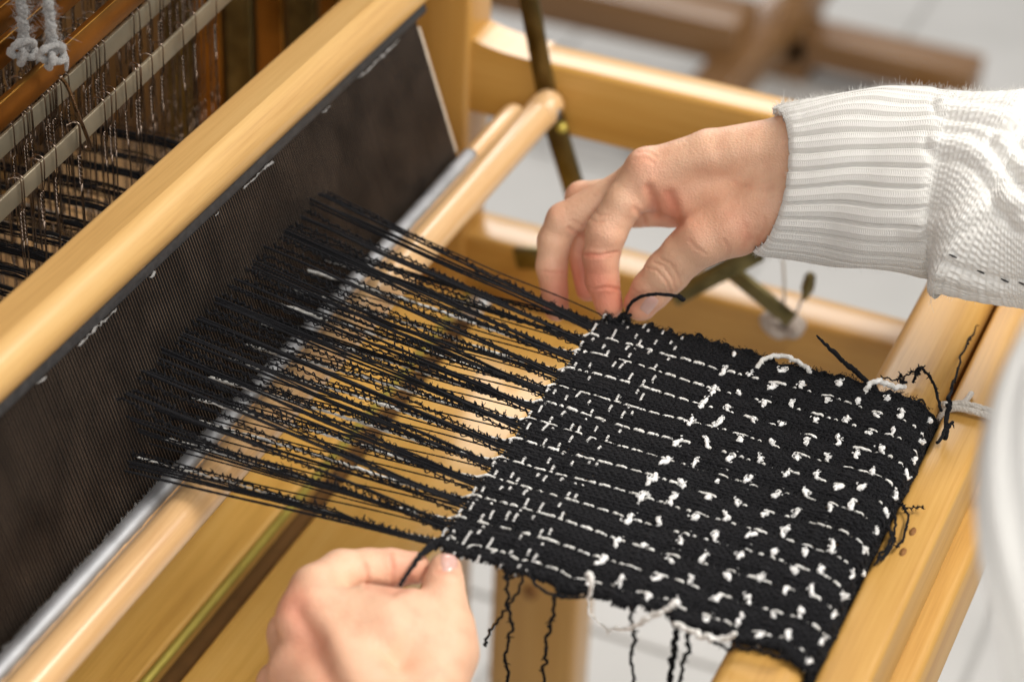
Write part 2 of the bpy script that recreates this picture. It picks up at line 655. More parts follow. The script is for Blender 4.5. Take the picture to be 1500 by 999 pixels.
for i, x in enumerate(xx):
    j = .00006 * rng.normal()
    h, dpt = .00030, .0024
    for sx, sd in ((-1, -1), (-1, 1), (1, 1), (1, -1)):
        for e in (RB, RT):
            p = e + nrm2 * sd * dpt
            vb.append((x + j + sx * h, p[0], p[1]))
    o = i * 8
    for a_, b_ in ((0, 2), (2, 4), (4, 6), (6, 0)):
        qb.append((o + a_, o + b_, o + b_ + 1, o + a_ + 1))
o = build('reed_wire', np.array(vb), [np.array(qb)], M_DENT, smooth=False)
o.data.materials.append(M_DENTEDGE)
o.data.polygons.foreach_set('material_index', np.tile([0, 1, 0, 0], len(xx)).astype(np.int32))
o['kind'] = 'stuff'
o.parent = reed
d = RT - RB
d /= np.linalg.norm(d)


def reed_bar(name, s0, s1, thick, x0, x1, mat, off=0.0, bev=.0012):
    a = np.array([0, *(RB + d * s0 + nrm2 * off)])
    b = np.array([0, *(RB + d * s1 + nrm2 * off)])
    V, Fc = obox(a, b, x1 - x0, thick, (0, nrm2[0], nrm2[1]), bev)
    V = np.asarray(V)
    V[:, 0] += (x0 + x1) / 2
    o = build(name, V, Fc, mat)
    o.parent = reed
    return o


RL = float(np.linalg.norm(RT - RB))
reed_bar('top_binding', RL - .0022, RL + .006, .0066, -.48, XE + .012, M_GREYBIND)
reed_bar('end_lath', .004, RL - .007, .0042, XE - .004, XE + .0005, M_LATH)
# ragged white glue flecks under the cap
for px0, py0, px1, py1 in ((128, 477, 187, 429), (69, 535, 82, 526), (233, 382, 241, 376), (372, 252, 412, 216), (540, 98, 598, 58), (487, 150, 497, 141), (329, 291, 336, 285), (4, 597, 6, 594)):
    P0 = at(px0, py0, 1, .1905)
    P1 = at(px1, py1, 1, .1905)
    s = RL - .0026
    n_ = max(4, int(abs(P1[0] - P0[0]) / .002))
    P = np.linspace(P0, P1, n_)
    e = RB + d * s + nrm2 * .0036
    P[:, 1], P[:, 2] = e
    P = P + rng.normal(size=P.shape) * .0004
    V, Fc = tube(P, np.abs(smooth_noise(n_, 2, .00042, 1)[:, 0]) + .0001, 5)
    o = build('glue_fleck', V, Fc, M_CORD)
    o.parent = reed
# bottom tube of the reed
TC = (.1600, -.0240)
a = np.linspace(0, 2 * np.pi, 28, endpoint=False)
xs = np.concatenate([np.arange(-.5, XE - .004, .004), [XE - .002, XE, XE]])
V, Fc = tube(np.column_stack([xs, np.full(len(xs), TC[0]), np.full(len(xs), TC[1])]),
             np.concatenate([.0054 + .00010 * rng.normal(size=len(xs) - 1), [.0036]]), 24)
o = build('bottom_tube', V, Fc, M_TUBE)
o.parent = reed
V, Fc = tube([(XE, *TC), (XE + .0015, *TC)], .0050, 20)
o = build('tube_plug', V, Fc, M_GREYBIND)
o.parent = reed
# frayed glue line along the tube
fz = []
for i in range(520):
    x = rng.uniform(-.3, .08)
    L = rng.uniform(.001, .0035)
    p0 = np.array([x, TC[0] + .0034, TC[1] + .0042])
    q = p0 + np.array([rng.uniform(-1, 1) * L, rng.uniform(0, .4) * L, rng.uniform(.3, 1) * L * .8])
    fz.append(tube(np.linspace(p0, q, 3) + rng.normal(size=(3, 3)) * .0002, [.00013, .0001, .00004], 3))
V, Fc = merge(fz)
o = build('frayed_glue', V, Fc, M_CORD)
o['kind'] = 'stuff'
o.parent = reed
# race rail: two rounded ridges with a groove
XR = .3795
ang = np.linspace(258, 40, 28)
right = [(.1402 + .0112 * math.cos(math.radians(t)), -.0235 + .0112 * math.sin(math.radians(t))) for t in ang]
ang = np.linspace(150, -10, 16)
left = [(.1600 + .0085 * math.cos(math.radians(t)), -.0300 + .0085 * math.sin(math.radians(t))) for t in ang]
prof = right + left + [(.164, -.046), (.143, -.046)]
V, Fc = extrude_x(prof[::-1], -.52, XR - .012, .004)
build('race_rail', V, Fc, M_ROD, beater)
P = np.array([(XR - .02, .1402, -.0235), (XR - .002, .1402, -.0235), (XR + .003, .1402, -.0235), (XR + .006, .1402, -.0235), (XR + .0075, .1402, -.0235)])
V, Fc = tube(P, [.0113, .0113, .0106, .0076, .003], 28)
build('rail_end', V, Fc, M_ROD, beater)
sp = at(811, 165, 0, XR - .008)
V, Fc = tube([np.array([XR - .008, .1302, -.0235]), np.array([XR - .008, .1282, -.0235])], [.0042, .0036], 14, ref=(0, 0, 1))
build('screw', V, Fc, M_IRON, beater)
xs_arm = .3897
a, b, c = at(752, -120, 0, xs_arm), at(803, 150, 0, xs_arm), at(866, 360, 0, xs_arm)
V, Fc = obox(a, b, .0145, .003, (1, 0, 0), .0008)
build('swing_arm', V, Fc, M_OLD, beater)
V, Fc = obox(b - (b - c) * -.02, c, .0165, .0034, (1, 0, 0), .0008)
build('swing_arm', V, Fc, M_OLD, beater)
a = at(824, 186, 0, .3878)
V, Fc = tube([a, a + (-.004, 0, 0)], [.0042, .003], 14, ref=(0, 0, 1))
build('brass_bolt', V, Fc, M_BRASS, beater)

# ------------------------------------------------------------------ heddle shafts


def wire_mesh():
    P = [(0, .004, -.03), (0, .0035, .0015), (0, .0025, .0042), (0, 0, .0052), (0, -.0025, .004), (0, -.0032, .001), (0, -.003, -.010), (0, -.0022, -.0155)]
    q = spline(P, 26)
    a1 = tube(q, .00042, 5, ref=(1, 0, 0))
    z = np.linspace(-.0155, -.034, 40)
    t = np.linspace(0, 22, 40)
    h1 = tube(np.column_stack([.0005 * np.cos(t), -.002 + .0005 * np.sin(t), z]), .00045, 5, ref=(1, 0, 0))
    h2 = tube(np.column_stack([-.0005 * np.cos(t), -.002 - .0005 * np.sin(t), z]), .00045, 5, ref=(1, 0, 0))
    z = np.linspace(-.034, -.095, 8)
    a2 = tube(np.column_stack([.0003 * np.sin(z * 90), np.full(8, -.002), z]), .0004, 5, ref=(1, 0, 0))
    t = np.linspace(0, 2 * np.pi, 18)
    a3 = tube(np.column_stack([.0014 * np.sin(t), np.full(18, -.002), -.099 - .004 * np.cos(t)]), .0004, 5, ref=(0, 1, 0))
    z = np.linspace(-.103, -.2, 8)
    a4 = tube(np.column_stack([.0003 * np.sin(z * 90), np.full(8, -.002), z]), .0004, 5, ref=(1, 0, 0))
    return merge([a1, h1, h2, a2, a3, a4])


HV, HF = wire_mesh()
hme = None
front_px = [28, 52, 76, 110, 146, 178, 195, 232, 262, 280, 310]
SHAFT_LABELS = ['foremost heddle shaft with grey bar and bent wire heddles nearest the wooden cap',
                'second heddle shaft from the wooden cap with olive bar',
                'third heddle shaft back from the wooden cap',
                'fourth heddle shaft back from the wooden cap',
                'fifth heddle shaft back from the wooden cap',
                'rearmost heddle shaft farthest from the wooden cap']
SLOPE = .072
for k in range(6):
    y = .270 + .024 * k
    zb = (.1085, .1175, .1135, .121, .110, .119)[k]
    sh = thing('heddle_shaft', SHAFT_LABELS[k], 'heddle shaft', (0, y, zb), 'heddle shafts behind the beater')
    mb = M_SHAFTBRASS if k % 2 == 0 else M_OLD
    zt = lambda x: zb + SLOPE * (x + .07)
    a, b = np.array((-.40, y, zt(-.40) - .0055)), np.array((.312, y, zt(.312) - .0055))
    V, Fc = obox(a, b, .0125, .002, (0, 1, 0), .0005)
    build('heddle_bar', V, Fc, M_ALU, sh)
    a, b = a + (0, .004, .0485), b + (0, .004, .0485)
    V, Fc = obox(a, b, .016, .004, (0, 1, 0), .0008)
    build('top_bar', V, Fc, M_SHAFTBRASS, sh)
    V, Fc = box(.3125, .3165, y - .0105, y + .0095, -.20, .25, .001, 2)
    build('end_bar', V, Fc, mb, sh)
    if k == 0:
        xs_ = [at(p, 293 - .945 * p + 2, 1, y)[0] for p in front_px] + list(rng.uniform(-.16, -.09, 5)) + list(rng.uniform(-.07, .10, 8))
    else:
        xs_ = np.sort(rng.uniform(-.1, .21 - .012 * k, 44))
    for x in xs_:
        if hme is None:
            o = build('heddle', HV, HF, M_WIRE)
            hme = o.data
        else:
            o = bpy.data.objects.new('heddle', hme)
            COL.objects.link(o)
        o.parent = sh
        o.location = (x, 0, zt(x) - zb)
        o.rotation_euler = (0, rng.normal(0, .03), rng.normal(0, .35))

# ------------------------------------------------------------------ lift cords at upper left
CORD_LABELS = ['left fuzzy grey cord knotted above the shaft bars', 'right fuzzy grey cord knotted to a wire hook on the shaft bar']
for ci, (top, bot) in enumerate((((30, -40), (38, 72)), ((68, -40), (80, 78)))):
    y = .262 + (.02 if ci == 0 else 0)
    c = thing('lift_cord', CORD_LABELS[ci], 'cord', at(*bot, 1, y), 'grey lift cords')
    P = spline([at(*top, 1, y), at((top[0] + bot[0]) / 2 - 2, (top[1] + bot[1]) / 2, 1, y), at(*bot, 1, y)], 90)
    P = P + smooth_noise(90, 3, .0004)
    strands = []
    t = np.linspace(0, 30, 90)
    for ph in (0, 2.1, 4.2):
        strands.append(tube(P + 0.0013 * np.column_stack([np.cos(t + ph), np.sin(t + ph), 0 * t]), .0016 + .0002 * rng.normal(size=90), 7, ref=(1, 0, 0)))
    V, Fc = merge(strands)
    build('cord', V, Fc, M_CORD, c)
    kc = at(bot[0] - 3, bot[1] + 2, 1, y)
    t = np.linspace(0, 2 * np.pi * 2.1, 80)
    K = kc + np.column_stack([(.0062 + .002 * np.cos(1.5 * t)) * np.cos(t) , .004 * np.sin(1.5 * t), (.0048 + .002 * np.cos(1.5 * t)) * np.sin(t)])
    K2 = spline([kc + (.003, -.003, -.002), kc + (.006, -.004, -.006), kc + (.007, -.003, -.012)], 20)
    V, Fc = merge([tube(K, .0019 + .0004 * rng.normal(size=80), 8, ref=(0, 1, 0)), tube(K2, np.linspace(.0021, .0009, 20), 7, ref=(0, 1, 0))])
    build('knot', V, Fc, M_CORD, c)
    hair = []
    for i in range(420):
        q = P[rng.integers(20, 90)] + rng.normal(size=3) * .002
        hair.append(tube(np.linspace(q, q + rng.normal(size=3) * .003, 3), [.00012, .0001, .00003], 3))
    V, Fc = merge(hair)
    o = build('cord_fuzz', V, Fc, M_CORD, c)
    o['kind'] = 'stuff'
    if ci == 1:
        H = spline([at(88, 112, 1, y), at(100, 130, 1, y), at(116, 172, 1, y), at(132, 214, 1, y), at(124, 216, 1, y)], 40)
        V, Fc = tube(H, .0011, 8, ref=(1, 0, 0))
        build('wire_hook', V, Fc, M_WIRE, c)

# ------------------------------------------------------------------ cloth and warp
cloth = thing('woven_cloth', 'black handwoven cloth with white flecks, its warp running from the reed', 'woven cloth', (0, -.1, 0))
NI = 115
PX = .00203
WHITE_I = [10 + 9 * k for k in range(12)]
XF = .1213 - PX * np.arange(NI)
S_END = .226
S_FLAT, RAD = .1845, .0135
PW = .00205
SLUB = np.array([.0820, .0960, .1120, .1265, .1435, .1580, .1720, .1830, .1975])
PLY = np.array([.0020, .0061, .0143, .0164, .0266, .0307, .0369, .0471, .0492])
weft = []
s = .001
while s < S_END - .004:
    near_slub = np.min(np.abs(SLUB - s))
    if near_slub < .0013:
        j = int(np.argmin(np.abs(SLUB - s)))
        weft.append((float(SLUB[j]), 'slub', j))
        s = float(SLUB[j]) + .0026
        continue
    kind = 'ply' if np.min(np.abs(PLY - s)) < PW * .5 else 'black'
    weft.append((s, kind, len(weft)))
    s += PW
WS = np.array([w[0] for w in weft])
NW = len(weft)


FLOAT = {}
for k in range(len(SLUB)):
    for g in range(-1, 13):
        c0 = 10 + 9 * g + (0 if k % 2 else -5) + int(rng.choice([-1, 0, 0, 0, 1]))
        L = int(rng.choice([5, 5, 6] if k == 0 else [2, 3, 3, 3, 4]))
        if rng.random() < .04:
            L = 0
        FLOAT[(k, g)] = set(range(c0 - L + 1, c0 + 1))
PLYRUN = {}
for j in range(160):
    for g in range(-2, 14):
        c0, L = int(rng.choice([6, 7, 7, 3, 4, 2, 5])), int(rng.choice([2, 2, 3]))
        run = set(range(c0, c0 + L))
        if rng.random() < .30:
            run = run | {int(rng.choice([1, 2, 3]))}
        PLYRUN[(j, g)] = run if rng.random() < .86 else set()
RUN = {}
for i in range(NI):
    v, on = [], True
    while len(v) < NW:
        n = int(rng.choice([1, 2, 2, 3]) if on else rng.choice([1, 1, 2, 2, 3, 4]))
        v += [1 if on else -1] * n
        on = not on
    RUN[i] = v


def over(i, j):
    """+1 where warp i lies over weft j"""
    s_, kind, q = weft[j]
    isw = (i - 10) % 9 == 0 and 10 <= i <= 109
    if kind == 'slub':
        if i < 2 or i > NI - 3:
            return 1
        return -1 if any(i in FLOAT[(q, g)] for g in range(-1, 13)) else 1
    if kind == 'ply':
        if i < 8 or i > 107:
            return 1 if (i // 2 + j) % 3 else -1
        ph = (i - 10) % 9
        return -1 if ph in PLYRUN[(j, (i - 10) // 9)] else 1
    if isw:
        if s_ > .088:        # among the slubs only short dashes follow a fleck
            d = np.min(np.abs(SLUB - s_))
            return 1 if (.0020 < d < .0058 and RUN[i][j] > 0) else -1
        if s_ > .052:
            return 1 if (j + (i * 5) // 9) % 4 < 3 else -1
        return RUN[i][j]
    return 1 if (i + j) % 2 else -1


OV = np.array([[over(i, j) for j in range(NW)] for i in range(NI)], float)


def base(s):
    """cloth mid-surface: flat, then over the rounded edge of the breast beam; returns (y, z) and the outward normal"""
    s = np.asarray(s, float)
    th = np.clip((s - S_FLAT) / RAD, 0, math.pi / 2)
    dn = np.clip(s - S_FLAT - RAD * math.pi / 2, 0, None)
    y = -np.minimum(s, S_FLAT) - RAD * np.sin(th)
    z = -RAD * (1 - np.cos(th)) - dn
    return y, z, -np.sin(th), np.cos(th)


def lump(x, s):
    rib = .0006 * (1 - np.cos(2 * np.pi * (XF[10] - x) / (9 * PX)))      # each group of warps stands up as a rib
    return rib + .0007 * np.sin(x * 90 + s * 40) + .0006 * np.sin(x * 37 - s * 70 + 1) + .0006


def drawin(x, s):
    """selvedges wander a little"""
    e = np.clip((np.abs(x - .005) - .07) / .045, 0, 1) ** 2
    return x + np.sign(x) * e * (.0013 * np.sin(s * 210 + np.sign(x) * 1.3) + .0010 * np.sin(s * 97) + .0009 * np.sin(s * 430 + 2))


def place(x, s, h):
    y, z, ny, nz = base(s)
    h = h + lump(x, s)
    return np.column_stack([drawin(x, s), y + ny * h, z + nz * h])


AMP = .00088
sf = np.concatenate([np.linspace(WS[j], WS[j + 1], 5)[:-1] for j in range(NW - 1)] + [WS[-1:]])
XR_ = np.linspace(.136, -.116, NI)
hairs = []
ZUP, ZLO = .0265, -.0045
for i in range(NI):
    g = (i - 10) % 9
    white = (g == 0 and 10 <= i <= 109)
    boucle = g in (1, 2, 8) if not white else False
    fine = g in (3, 7)
    thick = g in (4, 5, 6)
    low = white or g in (1, 3, 7)
    if i < 10:
        boucle, fine, thick, low = i in (2, 5), i in (0, 1, 3), i in (6, 7, 8), i in (5, 7)
    if i > 110:
        boucle, fine, thick, low = i == 111, False, i > 111, True
    gi = (i - 10) // 9
    gc_f = .1213 - PX * (10 + 9 * gi + 4.6)
    gc_r = XR_[min(NI - 1, max(0, 10 + 9 * gi + 4))]
    parts = []
    # open warp, from behind the heddles through the reed to the fell
    nopen = 420 if boucle else 130
    yy = np.concatenate([np.linspace(.62, .19, nopen // 3, endpoint=False), np.linspace(.19, .0, nopen)])
    f = np.clip(yy / .183, 0, None)
    cl = np.where(f < 1, 1 - .42 * np.sin(np.clip(f, 0, 1) ** .55 * math.pi) ** 1.0, 1.0)
    cl = 1 - .52 * np.exp(-((f - .16) / .26) ** 2) * (f < 1.3) - .55 * np.clip((f - 1.25) / .3, 0, 1)
    off_f, off_r = XF[i] - gc_f, XR_[i] - gc_r
    fc = np.clip(f, 0, 1)
    x = (gc_f + (gc_r - gc_f) * fc) + (off_f + (off_r - off_f) * fc) * cl
    if g == 1 and 0 <= gi <= 11:          # a curly yarn that winds along the white one
        mm = .85 * np.clip((fc - .02) / .1, 0, 1) * np.clip((.90 - fc) / .15, 0, 1)
        wo_f, wo_r = XF[i - 1] - gc_f, XR_[i - 1] - gc_r
        x = x + mm * ((wo_f + (wo_r - wo_f) * fc) - (off_f + (off_r - off_f) * fc)) * cl
    pull = (0 if (white or g == 1) else .0009 * rng.normal()) * np.sin(fc * math.pi) + (.0 if white or g == 1 else .0006 * rng.normal()) * np.sin(fc * 2 * math.pi)
    x = x + pull
    zt_ = ZLO + (-.0004 if white else (.0014 if g == 1 else -.0006)) + rng.normal() * .0012 if low else ZUP + rng.normal() * .0012
    if not low and not white and rng.random() < .12:
        zt_ = .010 + rng.normal() * .006
    zz = np.where(f <= 1, zt_ * fc, zt_ + np.clip(yy - .183, 0, .1) * (zt_ - .008) * 6 - np.clip(yy - .29, 0, 1) * (zt_ - .004) * 3.0)
    zz = zz + lump(XF[i], 0) * (1 - fc) - .0012 * np.sin(fc * math.pi) * rng.random()
    P = np.column_stack([x, yy, zz])
    if white:
        r = .0010 + .00018 * smooth_noise(len(P), 3, 1, 1)[:, 0]
        P = P + smooth_noise(len(P), 2.5, .0002)
        r_open = np.clip(r * np.interp(yy, [0, .04, .12, .165, .183], [.75, .75, .8, 1.0, .5]), .0004, .0013) * (.7 if gi == 11 else 1)
    elif boucle:
        P = P + smooth_noise(len(P), 40, .0005)
        r_open = .00036 + np.abs(smooth_noise(len(P), 2, .00008, 1)[:, 0])
        # the effect thread that snarls round the core
        nn = len(P)
        am = (.0011 if g == 1 else .00085) + .0005 * np.abs(smooth_noise(nn, 9, 1, 1)[:, 0])
        ph = np.cumsum(.55 + .25 * smooth_noise(nn, 6, 1, 1)[:, 0])
        E = P + np.column_stack([am * np.cos(ph), .0003 * np.sin(2 * ph), am * np.sin(ph)])
        parts.append(tube(E, .00042, 4))
        k = np.flatnonzero(yy < .186)
        for q in rng.choice(k, 130 if g == 1 else (60 if rng.random() < .6 else 110), replace=False):
            a0 = E[q]
            L = rng.uniform(.0008, .0027)
            dr = rng.normal(size=3)
            dr[2] = abs(dr[2]) * .9 + .2
            dr /= np.linalg.norm(dr)
            if rng.random() < .35:
                t = np.linspace(0, 2 * np.pi, 8)
                e1 = np.cross(dr, (0, 1, .3))
                e1 /= np.linalg.norm(e1)
                Q = a0 + L * .42 * ((1 - np.cos(t))[:, None] * dr + np.sin(t)[:, None] * e1)
                parts.append(tube(Q, .00022, 3, ref=(.3, 1, .1)))
            else:
                Q = np.linspace(a0, a0 + dr * L, 4) + rng.normal(size=(4, 3)) * .0003
                parts.append(tube(Q, [.00026, .00022, .0002, .0001], 3, ref=(.3, 1, .1)))
    else:
        P = P + smooth_noise(len(P), 30, .0002)
        r_open = np.full(len(P), .00042 if fine else .00068) * (1 + .07 * rng.normal(size=len(P)))
    # woven part
    nrm_j = np.interp(sf, WS, np.arange(NW))
    j0 = np.clip(nrm_j.astype(int), 0, NW - 2)
    fr = nrm_j - j0
    wv = (1 - np.cos(fr * math.pi)) / 2
    h = AMP * rng.uniform(.75, 1.35) * (OV[i, j0] * (1 - wv) + OV[i, j0 + 1] * wv) - (.0002 if white else 0)
    slub_here = np.array([1.0 if w[1] == 'slub' else 0 for w in weft])
    bump = np.maximum(slub_here[j0] * (1 - wv) * OV[i, j0], slub_here[np.minimum(j0 + 1, NW - 1)] * wv * OV[i, j0 + 1])
    h = h + .0004 * np.clip(bump, 0, 1)
    xc = np.full(len(sf), XF[i]) + .00012 * smooth_noise(len(sf), 4, 1, 1)[:, 0]
    Q = place(xc, sf, h)
    tail = rng.uniform(.002, .008)
    yt, zt2, _, _ = base(WS[-1] + tail)
    Tl = np.array([[XF[i] + rng.normal() * .001, yt + rng.normal() * .0006, zt2]])
    rw = (.00080 if white else (.00118 if thick else .00100)) * (1 + .10 * smooth_noise(len(sf), 2.2, 1, 1)[:, 0])
    if white:
        rw = rw * (1 + .25 * smooth_noise(len(sf), 12, 1, 1)[:, 0])
    rw = np.clip(rw, .0004, .0016)
    PP = np.concatenate([P[:-2], Q, Tl])
    rr = np.concatenate([r_open[:-2], rw, [.0004]])
    kk = len(P) - 2
    rr[kk:kk + 6] = np.linspace(rr[kk - 1], rw[6], 6)
    parts.append(tube(PP, rr, 6))
    if thick:
        P2 = P[:-1] + np.column_stack([.0012 * np.ones(len(P) - 1) * (.3 + .7 * np.clip(f[:-1], 0, 1)) * (1 if i % 2 else -1) + .0004 * rng.normal(), np.zeros(len(P) - 1), (.0008 * rng.normal() + .001) * np.clip(f[:-1] * 3, 0, 1)])
        P2 = P2 + smooth_noise(len(P2), 30, .0003)
        parts.append(tube(P2, .00055, 5))
    V, Fc = merge(parts)
    o = build('warp_yarn', V, Fc, M_WHITE if white else (M_BLACK2 if boucle else M_BLACK), cloth)
    if white:
        o['label'] = 'white warp yarn'
# wefts
xs_f = np.concatenate([np.linspace(XF[i], XF[i + 1], 5)[:-1] for i in range(NI - 1)] + [XF[-1:]])
for j, (s_, kind, q) in enumerate(weft):
    pi = np.clip(np.interp(-xs_f, -XF, np.arange(NI)), 0, NI - 1 - 1e-6)
    i0 = pi.astype(int)
    wv = (1 - np.cos((pi - i0) * math.pi)) / 2
    ov = -(OV[i0, j] * (1 - wv) + OV[np.minimum(i0 + 1, NI - 1), j] * wv)
    xx_ = xs_f.copy()
    edge = .0012 * abs(rng.normal()) + .0008
    ext0 = XF[0] + edge
    ext1 = XF[-1] - edge - .0006
    n = len(xx_)
    if kind == 'slub':
        h = np.where(ov > 0, .0015 * ov, .0012 * ov) + .0001
        ss = s_ + .0006 * smooth_noise(n, 8, 1, 1)[:, 0] + .0006 * smooth_noise(n, 4, 1, 1)[:, 0]
        r = .0006 + .00046 * np.clip(ov, 0, 1) + .00030 * smooth_noise(n, 3.0, 1, 1)[:, 0] * np.clip(ov + .3, 0, 1)
        r = np.clip(r, .00045, .0020)
        xx_ = xx_ + .0004 * smooth_noise(n, 4, 1, 1)[:, 0]
        h = h + .0003 * smooth_noise(n, 3, 1, 1)[:, 0] * np.clip(ov, 0, 1)
        P = place(xx_, ss, h)
        pp = [tube(P, r, 9, ref=(0, 0, 1))]
        on = np.flatnonzero(ov > .6)
        for _ in range(70):       # curls and fibres of the slub
            a0 = P[rng.choice(on)] + np.array([rng.normal() * .0008, rng.normal() * .0010, .0008])
            t = np.linspace(0, rng.uniform(2, 6), 9)
            rad_ = rng.uniform(.0004, .0011)
            Q = a0 + np.column_stack([rad_ * np.cos(t), rad_ * np.sin(t) * 1.0, .0004 + .0003 * t * rng.normal() * .4])
            pp.append(tube(Q, .00026, 4))
        V, Fc = merge(pp)
        build('weft_yarn', V, Fc, M_SLUB, cloth)['label'] = 'thick white slub weft yarn'
        continue
    P0 = np.concatenate([[ext0], xx_, [ext1]])
    h = np.concatenate([[-.0002], AMP * 1.05 * ov, [-.0002]])
    ss = np.full(len(P0), s_) + .00015 * smooth_noise(len(P0), 8, 1, 1)[:, 0]
    if kind == 'ply':
        m_ = 1500
        xi = np.linspace(P0[0], P0[-1], m_)
        hi = np.interp(-xi, -P0, h + .00055 * (np.concatenate([[0], np.clip(ov, 0, 1), [0]])))
        si = np.interp(-xi, -P0, ss)
        P = place(xi, si, hi)
        sides = 6
        V, Fc = tube(P, .00072, sides, caps=False)
        al = np.arange(m_) * abs(P0[0] - P0[-1]) / m_
        an = np.arange(sides) / sides * 2 * np.pi
        st = np.sin(an[None, :] + (al / .00125 * 2 * np.pi)[:, None])
        c = np.where(st > -.2, .85, .010).reshape(-1, 1) * np.array([[1, .98, .95]])
        build('weft_yarn', V, Fc, M_PLY, cloth, col=c)['label'] = 'fine black and white plied weft yarn'
    else:
        P = place(P0, ss, h)
        r = np.clip(.00085 * (1 + .12 * smooth_noise(len(P), 2.5, 1, 1)[:, 0]), .0005, .0013)
        pp = [tube(P, r, 6)]
        if rng.random() < .75:      # turns round the selvedge to the next row
            sgn = 1 if j % 2 else -1
            xe = XF[0] if sgn > 0 else XF[-1]
            out = rng.uniform(.0008, .0036)
            t = np.linspace(0, math.pi, 14)
            sp_ = min(S_END - .006, s_ + PW * rng.uniform(1, 2.4))
            Q = place(xe + sgn * (.0002 + out * np.sin(t)), s_ + (sp_ - s_) * (1 - np.cos(t)) / 2, .0003 + .0012 * np.sin(t) * rng.normal() * .7)
            pp.append(tube(Q + smooth_noise(14, 3, .0002), rng.uniform(.0005, .0011), 6, ref=(.3, .2, 1)))
        V, Fc = merge(pp)
        build('weft_yarn', V, Fc, M_BLACK2, cloth)
# fuzz standing off the cloth
hv = []
for _ in range(9000):
    x, s_ = rng.uniform(XF[-1] - .001, XF[0] + .001), rng.uniform(0, S_END - .01)
    if rng.random() < .22:
        x = (XF[0] if rng.random() < .5 else XF[-1]) + rng.normal() * .0015
    p = place(np.array([x]), np.array([s_]), np.array([.0012]))[0]
    L = rng.uniform(.0006, .0022)
    t = np.linspace(0, rng.uniform(1, 5), 6)
    e1, e2 = rng.normal(size=3), rng.normal(size=3)
    e1 /= np.linalg.norm(e1)
    e2 /= np.linalg.norm(e2)
    e2[2] = abs(e2[2])
    Q = p + L * .5 * (np.sin(t)[:, None] * e1 + (1 - np.cos(t))[:, None] * e2)
    hv.append(tube(Q, rng.uniform(.0001, .00026), 3, ref=(.2, .3, 1), caps=False))
V, Fc = merge(hv)
o = build('yarn_fuzz', V, Fc, M_BLACK2, cloth)
o['kind'] = 'stuff'


def loose(pts, r, mat, n=60, fuzzy=0, jitter=.0003, label=None, flat=None):
    P = spline(pts, n) + smooth_noise(n, 3, jitter)
    dirz = abs(P[-1][2] - P[0][2]) > np.linalg.norm((P[-1] - P[0])[:2])
    ref = (0, 1, 0) if dirz else (.1, .1, 1)
    rr = np.broadcast_to(np.asarray(r, float), (n,)) if np.ndim(r) == 0 else np.interp(np.linspace(0, 1, n), np.linspace(0, 1, len(r)), r)
    parts = [tube(P, rr * (1 + .1 * rng.normal(size=n)), 7, ref=ref, flat=flat)]
    for _ in range(fuzzy):
        q = P[rng.integers(0, n)]
        L = rng.uniform(.001, .0032)
        dr = rng.normal(size=3)
        dr /= np.linalg.norm(dr)
        parts.append(tube(np.linspace(q, q + dr * L, 4) + rng.normal(size=(4, 3)) * .0003, [.0005, .0004, .0003, .0001], 4, ref=(.2, .9, .3)))
    V, Fc = merge(parts)
    o = build('loose_yarn', V, Fc, mat, cloth)
    if label:
        o['label'] = label
    return o


def zz_(px, py, z):
    return at(px, py, 2, z)


def xx2(px, py, x):
    return at(px, py, 0, x)


# white loops at the far selvedge
loose([zz_(1108, 541, .002), zz_(1118, 527, .005), zz_(1140, 521, .006), zz_(1165, 528, .006), zz_(1184, 540, .004), zz_(1185, 553, .001)], .0013, M_WHITE, 70, 24, .0003, 'white loop on the far selvedge')
loose([zz_(1266, 575, .002), zz_(1275, 563, .006), zz_(1292, 559, .006), zz_(1308, 566, .004), zz_(1325, 566, .002)], .0015, M_WHITE, 60, 20, .0004, 'white loop by the cloth end')
# black ends
loose([zz_(1197, 492, .034), zz_(1215, 510, .024), zz_(1240, 533, .012), zz_(1262, 552, .004), zz_(1280, 570, .002)], [.0006, .0013, .0016, .0014], M_BLACK, 50, 0, .0002, 'stiff black yarn end standing up')
loose([dep(916, 464, 1.389), dep(922, 447, 1.384), dep(938, 435, 1.378), dep(962, 431, 1.372), dep(986, 433, 1.37), dep(1000, 438, 1.37)], .00105, M_BLACK, 60, 0, .0001, 'curved black yarn end over the thumb')
loose([dep(993, 433, 1.37), dep(1003, 441, 1.37)], .0015, M_BLACK, 10, 4, .0001)
loose([zz_(1386, 640, -.004), zz_(1388, 600, 0), zz_(1394, 575, .002), zz_(1410, 520, -.006), zz_(1432, 470, -.010)], [.0016, .0014, .0008, .0006, .0005], M_BLACK2, 60, 24, .0006)
loose([zz_(1372, 650, -.003), zz_(1385, 630, -.002), zz_(1396, 618, -.002)], .0009, M_BLACK2, 30, 6)
for _ in range(4):
    p = [zz_(1300 + rng.uniform(-10, 70), 548 + rng.uniform(0, 14), .003)]
    for k in range(3):
        p.append(p[-1] + rng.normal(size=3) * (.004, .003, .001) + (0, -.001, .0005))
    loose(p, .0004, M_BLACK2, 30, 14, .0006)
loose([zz_(1338, 560, .002), zz_(1345, 540, .008), zz_(1360, 548, .008), zz_(1372, 575, .003), zz_(1378, 600, .001)], .0008, M_BLACK2, 50, 26)
for a_ in (((1318, 735), (1330, 755), (1325, 785), (1312, 802)), ((1305, 740), (1312, 770), (1300, 800), (1285, 815)), ((1300, 770), (1310, 790), (1296, 812), (1280, 826)), ((1310, 735), (1300, 765), (1308, 795), (1290, 822))):
    loose([zz_(*q, -.0082) for q in a_], .0007, M_BLACK2, 50, 6, .0003)
loose([zz_(1318, 742, -.0085), zz_(1335, 744, -.008), zz_(1352, 742, -.0075)], .0004, M_BLACK2, 30, 16)
